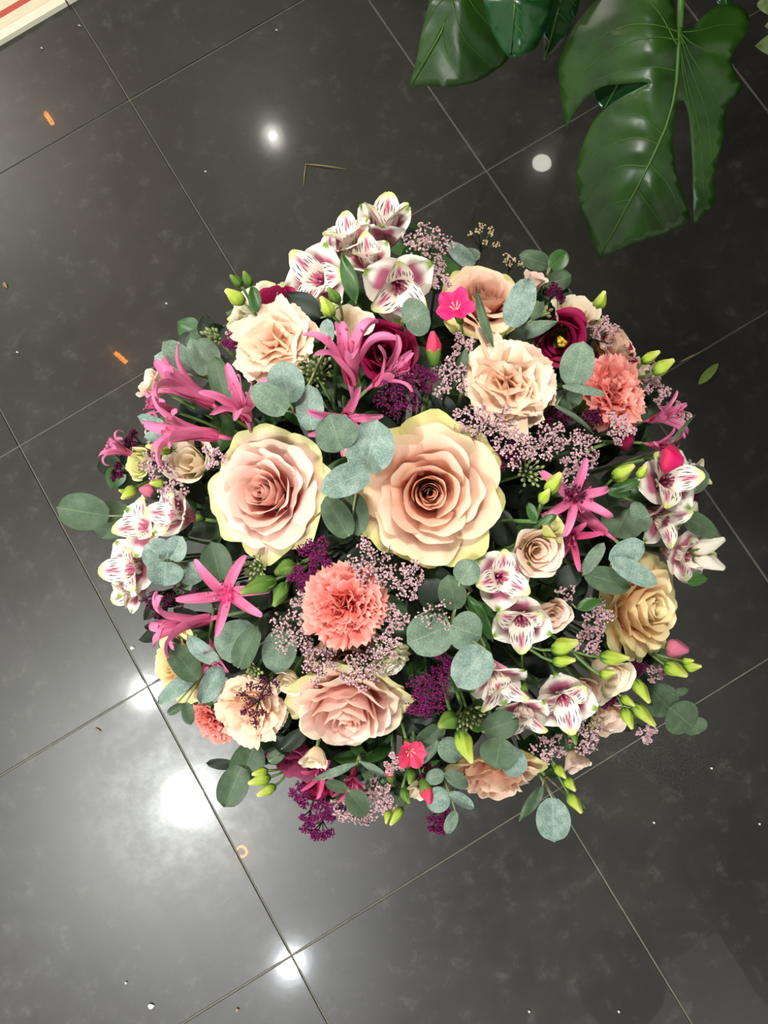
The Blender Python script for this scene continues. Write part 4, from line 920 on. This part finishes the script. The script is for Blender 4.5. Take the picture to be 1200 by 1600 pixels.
bud_spray('slim green bud under the white ruffled alstroemeria', [(892,1132,900,1163,15)], (886, 1120), dz=-.012, mat='bud_dark')
bud_spray('three green buds at the bottom left beside dark leaves', [(422,1214,388,1224,18),(430,1228,402,1243,17),(418,1204,394,1210,15)], (448, 1208), dz=-.0)
bud_spray('two yellow green buds at the very bottom edge', [(628,1262,610,1289,15),(608,1266,603,1287,11)], (634, 1246), dz=.002)
bud_spray('large yellow bud hanging over the bottom blush rose', [(717,1142,738,1192,27)], (708, 1128), dz=-.018)
bud_spray('green calyx beside dark purple tufts low in the bouquet', [(712,1118,686,1136,30,0,'bud_dark')], (722, 1104), dz=-.006)
bud_spray('plump green carnation bud right of the star nerine', [(430,906,376,926,27,0,'bud_dark')], (446, 900), dz=-.012)
bud_spray('green bud with a pink tip left of the coral carnation', [(446,912,428,947,23,0,'bud_dark')], (452, 900), dz=-.008)
bud_spray('green calyx peeping under the pale pink rose', [(462,884,430,896,30,.004,'bud_dark')], (470, 880), dz=.004)
bud_spray('green stalks and calyx left of the bottom pink bud', [(645,1200,640,1225,16,0,'bud_dark'),(628,1232,640,1255,15,0,'bud_dark')], (650, 1190), dz=.002)
bud_spray('white alstroemeria buds pointing out at the right edge', [(1080,862,1132,842,28,0,'white_bud'),(1082,868,1132,888,28,.004,'white_bud')], (1066, 866), name='alstroemeria_bud', dz=-.002)
bud_spray('small white alstroemeria bud at the left top cluster edge', [(578,345,568,318,14,0,'white_bud')], (588, 360), name='alstroemeria_bud', dz=.004)
bud_spray('white alstroemeria bud below the right fan petals', [(1075,800,1088,785,22,.004,'white_bud')], (1066, 808), name='alstroemeria_bud', dz=.004)

# ---------------------------------------------------------------- eucalyptus and other leaves
ls = leaf_sprig
B, G, O, LG, DK = 'euca_blue', 'euca_grey', 'euca_olive', 'leaf_green', 'leaf_dark'
ls('three large round eucalyptus leaves between the two big roses', (562,738), [(534,703,514,646,66,-.008,.012,0,G),(570,737,590,656,74,0,.006,0,B),(575,736,502,769,50,-.012,.01,-10,B),(545,838,508,776,44,.012,0,0,O),(548,770,560,838,44,.016,0,0,O)], dz=-.018)
ls('three eucalyptus leaves right of the left peach carnation', (462,645), [(452,630,440,563,58,0,.004,0,B),(448,642,392,604,46,-.012,.006,0,G),(486,672,482,600,44,.008,0,0,B),(511,538,512,498,24,.012,0,10,B)], dz=-.016, mat=G)
ls('cluster of olive and green leaves at the upper left edge', (330,592), [(300,574,254,534,36),(320,586,297,527,26,-.006,.004,20),(336,575,306,530,42,.006,0,0,G),(355,633,334,556,36,-.008,.004,0,O),(284,582,241,556,36,.01,0,0,B),(375,600,350,560,30,.012,0,0,DK)], dz=-.006, mat=G)
ls('two blue green leaves left of the level nerine trumpet', (275,680), [(263,668,215,650,21,0,0,20),(279,675,225,683,24,.004,0,20)], mat=B)
ls('two large mottled leaves sticking out at the far left', (204,806), [(170,806,88,793,58,0,.0,0),(205,800,140,825,58,.012,0,0)], mat=O, dz=.004)
ls('rosette of round grey leaves left of the star nerine', (264,877), [(262,876,226,852,50,0,.004),(259,878,256,916,56,-.002,.0),(268,874,286,838,38,-.004,.006,20),(290,884,314,908,42,.006),(345,908,330,846,48,.014,0,0,O),(255,873,249,866,8,-.006,.006),(257,872,262,864,7,-.006,.006)], mat=B, dz=-.014)
ls('broad grey leaves with a dark folded one below the star nerine', (372,1030), [(340,1018,404,982,66,.004,0,0,G),(372,1043,404,978,40,-.004,.004,18,O),(442,984,430,1052,54,.006,0,0,G),(410,960,376,1000,50,.016,0,0,O)], dz=-.008, mat=G)
ls('curled blue green leaves over the buff rose at lower left', (318,1052), [(340,1036,293,992,30,-.006,.006,30,B),(309,1062,263,1006,40,-.008,.008,0,O),(343,1040,313,1099,36,0,0,20,B),(304,1054,246,1100,28,.0,0,-15,B),(290,1098,298,1133,20,.01,0,0,O),(262,1115,288,1100,14,.012,0,0,O)], mat=B, dz=-.010)
ls('three dark blue green leaves hanging at the bottom left', (372,1198), [(376,1222,400,1158,54,.0,0,0,O),(378,1198,350,1261,48,-.004,0,0,O),(368,1196,322,1192,17,0,0,0,DK)], mat=O, dz=.0)
ls('dark leaves in shade left of the down facing rose', (455,1165), [(440,1170,482,1140,26,0,0,0,DK),(430,1150,452,1178,22,.006,0,0,DK),(420,1190,446,1172,20,.01,0,0,O)], mat=DK, dz=.006)
ls('big round grey leaves below the central cream rose', (704,980), [(704,977,636,1006,70,-.002,.0,0,G),(705,977,752,995,62,-.004,.0,0,G),(758,1014,714,1074,62,-.014,.006,0,B),(712,952,700,898,44,.006,0,0,O),(718,910,742,876,42,.002,0,0,G),(690,950,664,905,50,.02,0,0,DK)], mat=G, dz=-.014)
ls('green round leaves at the top right edge', (852,440), [(858,414,811,398,30,.002),(860,418,886,394,30,0,.002,0,LG),(853,447,893,430,32,.004,0,0),(848,455,890,458,26,.01,0,0,DK)], mat=O, dz=.008)
ls('single blue grey leaf standing over the top peach rose', (786,528), [(797,510,828,434,46,-.012,.006,-8,B)], dz=-.014)
ls('narrow dark leaf crossing the top peach rose', (776,545), [(770,541,744,447,15,-.01,.004,20,O)], shape='lance', dz=-.014, name='leaf_spray', cat='leaf')
ls('green leaf lying under the blue grey leaf near the top', (800,525), [(795,528,872,502,26,.004,0,10,G),(830,500,850,470,18,.01,0,0,O)], shape='lance', name='leaf_spray', cat='leaf')
ls('round grey green leaf left of the hot pink flower', (628,502), [(632,503,671,486,60,-.008,.004,0,G)], dz=-.008)
ls('narrow olive leaf left of the upper right peach carnation', (722,615), [(728,545,707,608,20,.0,0,20,O)], shape='lance', dz=.004, name='leaf_spray', cat='leaf')
ls('heart shaped mottled leaf between peach and coral carnations', (884,612), [(893,602,912,533,52,-.01,.006,0,G),(880,603,946,617,15,-.014,.008,25,G),(885,606,892,640,44,.008,0,0,O),(868,634,928,678,9,-.006,.002,40,O)], mat=G, dz=-.012)
ls('pair of mottled heart leaves above the yellow rose at right', (952,888), [(955,880,1006,846,40,-.004,.004,0,B),(957,876,1027,914,34,-.010,.006,10,B)], dz=-.022, mat=B)
ls('grey leaves on a pale stalk left of the mottled heart leaves', (910,898), [(913,896,944,848,24,0,.002,20,G),(915,896,986,918,40,0,0,0,O),(905,890,870,915,36,.012,0,0,DK)], dz=-.008, mat=G)
ls('dark olive leaves in shade right of the pink star nerine', (975,812), [(982,795,960,840,66,.006,0,0,O),(990,785,1010,832,28,.002,0,20,G),(960,800,930,830,40,.012,0,0,DK)], dz=.004, mat=O)
ls('long green leaf reaching out at the right edge', (1062,808), [(1056,800,1129,842,34,0,0,10,O),(1066,905,1106,905,22,.012,0,0,LG)], shape='lance', dz=.0, name='leaf_spray', cat='leaf')
ls('round leaf at the right edge beyond the streaked petals', (1072,762), [(1070,768,1100,730,42,.004,0,0,O)], dz=.006)
ls('dark round leaves at the far lower right', (1046,1108), [(1050,1112,1012,1072,54,.004,0,0,O),(1047,1106,1082,1136,58,0,0,0,O),(1080,1122,1092,1147,38,.006,0,0,O),(1052,1084,1076,1078,12,0,0,0,O)], dz=.002, mat=O)
ls('single round leaf hanging lowest below the bouquet', (850,1222), [(863,1247,866,1316,53,-.006,0,0,B)], dz=-.004)
ls('narrow leaf beside the lowest round leaf', (852,1212), [(848,1226,811,1283,22,0,0,25,O),(892,1248,915,1263,12,.01,0,0,O)], shape='lance', dz=.002, name='leaf_spray', cat='leaf')
ls('dark round leaves above the bottom blush rose', (776,1152), [(756,1142,811,1124,44,-.006,0,0,O),(783,1154,774,1201,58,-.012,0,0,O),(788,1168,815,1212,42,-.006,0,0,B),(753,1143,744,1095,42,.002,0,0,LG)], dz=-.012, mat=O)
ls('two grey leaves right of the rose pink cupped flower', (686,1166), [(686,1160,647,1196,17,0,0,25,G),(687,1160,722,1184,38,0,0,0,G)], dz=-.006, mat=G)
ls('four small grey leaves on one stalk at the bottom', (694,1212), [(693,1208,665,1219,24,-.002,0,10,G),(695,1208,732,1230,24,-.002,0,10,G),(700,1240,667,1260,38,-.004,0,0,B),(702,1240,741,1263,20,-.004,0,20,B),(712,1268,697,1303,19,.012,0,0,G)], dz=-.006, mat=G)
ls('narrow spread leaves below the down facing rose', (560,1190), [(557,1193,486,1218,14,0,0,20,G),(563,1190,607,1216,12,0,0,20,G)], shape='lance', dz=-.004, name='leaf_spray', cat='leaf')
ls('two green leaves over pink sprays at the bottom', (546,1228), [(545,1236,573,1275,36,-.006,0,0,O),(542,1234,507,1222,18,-.004,0,0,O)], dz=-.008, mat=O)
ls('green blade below the central rose, left of spotted petals', (736,922), [(730,930,771,1004,22,0,0,10,LG)], shape='lance', dz=-.004, name='leaf_spray', cat='leaf')
ls('dark green blades inside the top alstroemeria cluster', (558,478), [(556,472,534,394,26,-.006,.002,0,LG),(500,497,448,458,42,.008,0,0,DK),(465,480,440,500,30,.014,0,0,O)], shape='lance', dz=-.002, name='leaf_spray', cat='leaf')
ls('green leaf behind the small blush lisianthus at right', (890,940), [(900,950,942,938,20,.0,0,0,LG),(870,925,905,940,30,.01,0,0,DK)], shape='lance', dz=.0, name='leaf_spray', cat='leaf')
ls('pale blue leaves peeping out behind the top pink sprays', (735,405), [(740,415,700,380,26,.006,0,0,B),(750,400,720,395,20,.008,0,0,G)], dz=.012)
ls('long thin dark blade crossing the right edge sprays', (1040,700), [(1038,706,1087,648,6,-.01,0,20,O)], shape='lance', dz=-.012, name='leaf_spray', cat='leaf')
rf = random.Random(77)
for k in range(60):                                           # greenery deep between the blooms
    q = k*2.399; rr = 430*math.sqrt((k+.5)/60); u, v = 620+rr*math.cos(q), 805+rr*math.sin(q)*1.0
    lv = []
    for j in range(7):
        b = rf.uniform(0, 360); l = rf.uniform(45, 80)
        u0, v0 = u+rf.uniform(-22, 22), v+rf.uniform(-22, 22)
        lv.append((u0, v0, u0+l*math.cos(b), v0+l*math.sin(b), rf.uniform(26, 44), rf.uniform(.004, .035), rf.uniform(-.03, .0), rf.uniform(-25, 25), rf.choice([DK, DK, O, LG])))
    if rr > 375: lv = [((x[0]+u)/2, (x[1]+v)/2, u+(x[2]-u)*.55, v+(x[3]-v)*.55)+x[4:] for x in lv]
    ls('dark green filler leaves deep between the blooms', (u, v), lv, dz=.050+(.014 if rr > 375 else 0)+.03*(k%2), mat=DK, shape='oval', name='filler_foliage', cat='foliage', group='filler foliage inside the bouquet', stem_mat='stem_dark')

for u, v in [(450,1165),(505,1185),(560,1180),(600,1215),(640,1205),(690,1190),(720,1205),(540,1225),(835,1185),(1000,1040),(1010,800),(240,930),(270,985),(310,760),(1000,640),(950,1110)]:   # more greenery towards the rim
    lv = []
    for j in range(7):
        b = rf.uniform(0, 6.28); l = rf.uniform(36, 56); u0, v0 = u+rf.uniform(-14, 14), v+rf.uniform(-12, 12)
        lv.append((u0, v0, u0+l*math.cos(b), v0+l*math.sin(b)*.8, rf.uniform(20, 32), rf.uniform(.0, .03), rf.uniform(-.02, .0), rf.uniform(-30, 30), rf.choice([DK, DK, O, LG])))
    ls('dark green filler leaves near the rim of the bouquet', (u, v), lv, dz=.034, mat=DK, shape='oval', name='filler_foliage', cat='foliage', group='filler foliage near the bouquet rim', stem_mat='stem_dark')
for k in range(26):                                           # a lower, wider-leaved collar that closes the gaps
    q = k*2.399+1; rr = 330*math.sqrt((k+.5)/26); u, v = 625+rr*math.cos(q), 812+rr*math.sin(q)
    lv = []
    for j in range(6):
        b = rf.uniform(0, 6.28); l = rf.uniform(80, 120); u0, v0 = u+rf.uniform(-25, 25), v+rf.uniform(-25, 25)
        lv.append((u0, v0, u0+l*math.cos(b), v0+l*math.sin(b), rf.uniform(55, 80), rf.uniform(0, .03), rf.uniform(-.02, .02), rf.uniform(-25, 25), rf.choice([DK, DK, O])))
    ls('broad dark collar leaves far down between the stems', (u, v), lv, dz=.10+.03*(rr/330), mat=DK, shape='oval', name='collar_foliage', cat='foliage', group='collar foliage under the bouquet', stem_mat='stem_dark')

# ---------------------------------------------------------------- fine sprays of tiny florets
fs = floret_sprig
def pale(label, u, v, r, dz=0, seed=0, **k):
    k.setdefault('count', int(7*r)); k.setdefault('clumps', max(5, int(r/3.2)))
    fs(label, u, v, r, 'statice', dz, seed, size=2.9, group='pale pink statice sprays', **k)
def purp(label, u, v, r, dz=0, seed=0, dark=False, **k):
    if 'count' in k: k['count'] = int(k['count']*1.6)
    k.setdefault('count', int(15*r)); k.setdefault('clumps', max(4, int(r/4)))
    fs(label, u, v, r, 'purple_dark' if dark else 'purple', dz, seed, size=2.3, name='trachelium_sprig', cat='trachelium', group='purple trachelium sprays', dense=.24, **k)
pale('pale pink statice at the top right of the spotted cluster', 668, 388, 42, .0, 1)
pale('pale pink statice between the top cluster and peach rose', 682, 435, 26, .002, 2)
pale('pale pink statice left of the upper right peach carnation', 705, 592, 34, .0, 3)
pale('pale pink statice just below the hot pink flower', 720, 540, 22, .004, 4)
pale('pale pink statice touching the lower left of the peach carnation', 735, 660, 34, -.004, 5)
pale('pale pink statice overlapping the bottom of the peach carnation', 775, 668, 36, -.012, 6)
pale('pale pink statice over the purple tuft right of the central rose', 805, 700, 36, -.008, 7)
pale('pale pink statice below the right of the peach carnation', 855, 690, 34, -.004, 8)
pale('pale pink statice left below the right coral carnation', 905, 700, 36, -.004, 9)
pale('pale pink statice above the pink star nerine', 890, 740, 28, .004, 10)
pale('pale pink statice hanging over the right coral carnation', 965, 668, 28, -.012, 11)
pale('pale pink statice in front of the upper right cream rose', 940, 518, 28, -.008, 12)
pale('pale pink statice at the right edge beside the coral carnation', 1022, 608, 26, -.002, 13)
pale('pale pink statice outermost at the right edge', 1055, 650, 24, .0, 14)
pale('pale pink statice above the coral carnation, below the big roses', 580, 880, 42, .0, 15)
pale('pale pink statice hanging below the central cream rose', 632, 905, 34, -.002, 16)
pale('pale pink statice left of the lower coral carnation', 462, 985, 40, -.002, 17)
pale('pale pink statice left above the lower coral carnation', 478, 935, 26, .002, 18)
pale('pale pink statice below the lower coral carnation, left part', 500, 1035, 34, -.002, 19)
pale('pale pink statice below the lower coral carnation, right part', 568, 1045, 36, -.004, 20)
pale('pale pink statice right of the lower coral carnation', 615, 965, 26, .006, 21)
pale('pale pink statice lying on the big round grey leaf', 680, 958, 30, -.024, 22, count=60)
pale('pale pink statice under the cream rose, beside the coral carnation', 605, 1010, 26, .002, 44)
pale('pale pink statice above the left cream lisianthus', 245, 682, 20, -.002, 23)
pale('pale pink statice over the greenish lisianthus at the left', 250, 725, 34, -.012, 24)
pale('pale pink statice below the left cream lisianthus', 275, 768, 30, -.002, 25)
pale('pale pink statice between cream lisianthus and pale pink rose', 336, 716, 22, .0, 26)
pale('pale pink statice above the left streaked alstroemeria', 226, 790, 16, .0, 27)
pale('pale pink statice left of the yellow rose at the right', 930, 962, 32, -.004, 28)
pale('pale pink statice under the left side of the yellow rose', 920, 1000, 28, -.002, 29)
pale('pale pink statice between grey leaves and small blush bloom', 884, 928, 18, .0, 30, count=40)
pale('pale pink statice at the bottom beside the green leaf', 570, 1258, 34, .0, 31)
pale('pale pink statice under the narrow leaves at the bottom', 585, 1232, 26, .004, 32)
pale('pale pink statice fringe below the lower alstroemeria, left part', 855, 1165, 30, .0, 33, count=170)
pale('pale pink statice fringe below the lower alstroemeria, right part', 910, 1150, 32, .0, 34, count=170)
pale('pale pink statice under the lower right blush cup', 1008, 1142, 20, .004, 35)
pale('pale pink statice right below the yellow rose', 1024, 1052, 18, .002, 36)
pale('pale pink statice beside the left carnation, over magenta', 372, 520, 20, -.002, 37)
pale('pale pink statice between coral carnation and green right buds', 1018, 585, 18, .0, 38)
fs('tan statice tips rising at the top right above the peach rose', 757, 372, 28, 'statice_tan', .004, 39, size=2.6, count=70, clumps=7, dense=.14, dirn=-80, elong=1.3, group=None)
fs('tan statice tips between the peach rose and the top right leaves', 800, 412, 18, 'statice_tan', .004, 40, size=2.4, count=50, clumps=4, group=None)
fs('tan dry statice between blush bloom and the fringe at lower right', 925, 1122, 24, 'statice_tan', .004, 41, size=2.6, count=80, clumps=6, group=None)
purp('large purple trachelium tuft under the pink nerines near the top', 622, 612, 44, -.006, 1)
purp('purple trachelium tuft right of the top purple tuft', 665, 590, 22, .0, 2)
purp('purple trachelium tuft right of the central cream rose', 792, 714, 26, .0, 3)
purp('purple trachelium tuft between the big roses and coral carnation', 494, 862, 28, -.002, 4)
purp('purple trachelium tuft above left of the coral carnation', 475, 900, 24, .0, 5)
purp('purple trachelium tuft below the big round grey leaves', 672, 1076, 36, -.004, 6)
purp('purple trachelium tip just under the big grey leaf', 694, 1040, 22, .002, 7)
purp('purple trachelium fringe right of the cream small rose', 655, 1102, 22, .002, 8)
purp('dark purple spray lying on the lower left peach carnation', 396, 1106, 26, -.022, 9, True, elong=1.5, dirn=70, count=110, flat=.3)
purp('dark purple spray above the lower left peach carnation', 414, 1072, 24, -.010, 10, True, elong=1.2, dirn=-40, count=110)
purp('dark purple spray left of the star nerine', 248, 942, 26, -.006, 11, True, count=130)
purp('dark purple spray between the round grey leaves and star nerine', 288, 930, 22, -.006, 12, True, count=90)
purp('purple tuft at the left of the upper left peach carnation', 368, 534, 18, -.002, 13)
purp('purple trachelium hanging at the bottom left of centre', 508, 1262, 28, .0, 14)
purp('lowest purple trachelium tip at the bottom', 500, 1298, 20, .004, 15, elong=1.5, dirn=80)
purp('purple trachelium pointing left at the bottom', 482, 1276, 14, .004, 16)
purp('purple trachelium under the four small grey leaves', 688, 1272, 22, .004, 17)
purp('purple flecks in the heart of the right pink star nerine', 900, 768, 20, -.020, 18, True, count=90)
purp('purple tuft below the right pink star nerine', 880, 792, 16, -.004, 19, True)
purp('dark purple tuft at the left edge above the greenish bloom', 208, 690, 18, .002, 20, True)
purp('dark purple tuft at the far left under the nerine tip', 186, 738, 14, .004, 21, True)
purp('dark purple tuft below the yellow rose at the lower right', 990, 1044, 18, .004, 22, True)
purp('dark purple tuft at the right edge behind white petals', 1082, 768, 14, .004, 23, True)
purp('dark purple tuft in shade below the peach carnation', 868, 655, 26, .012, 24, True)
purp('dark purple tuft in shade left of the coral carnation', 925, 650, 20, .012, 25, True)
purp('dark purple tuft right of the top peach rose', 866, 462, 18, .002, 26, True)
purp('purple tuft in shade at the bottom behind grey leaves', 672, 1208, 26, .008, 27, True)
purp('magenta purple tuft behind white buds at lower right', 950, 1092, 16, .008, 28, True)
pale('pale pink statice fringe right of the hanging purple trachelium', 542, 1262, 26, .002, 50)
pale('pale pink statice beside the yellow green buds at the bottom edge', 605, 1252, 22, .002, 51)
pale('pale pink statice behind the rose pink cupped flower', 615, 1190, 20, .010, 52)
purp('purple trachelium below the mauve bloom at the bottom left', 470, 1240, 20, .004, 30)
purp('purple trachelium lowest under the four small leaves', 684, 1290, 15, .008, 31)
berry_sprig('olive seed pods between the two upper nerines', 490, 578, 32, .0, 1, 40)
berry_sprig('pale green seed pods at the upper left edge', 332, 525, 18, .002, 2, 18, elong=1.5)
berry_sprig('green seed pods under the pale pink rose', 400, 888, 22, .006, 3, 22)
berry_sprig('green seed pods right of the central cream rose', 828, 738, 24, .006, 4, 24)
berry_sprig('pale green seed twigs low between purple tuft and dark leaves', 735, 1122, 28, .002, 5, 30, elong=1.2, dirn=90)
berry_sprig('green seed pods left of the magenta bloom near the top', 845, 485, 18, .004, 6, 20)
berry_sprig('seed pods above the down facing rose', 395, 1048, 16, .004, 7, 16)

for o in bpy.data.objects:
    if '_d' in o: del o['_d']
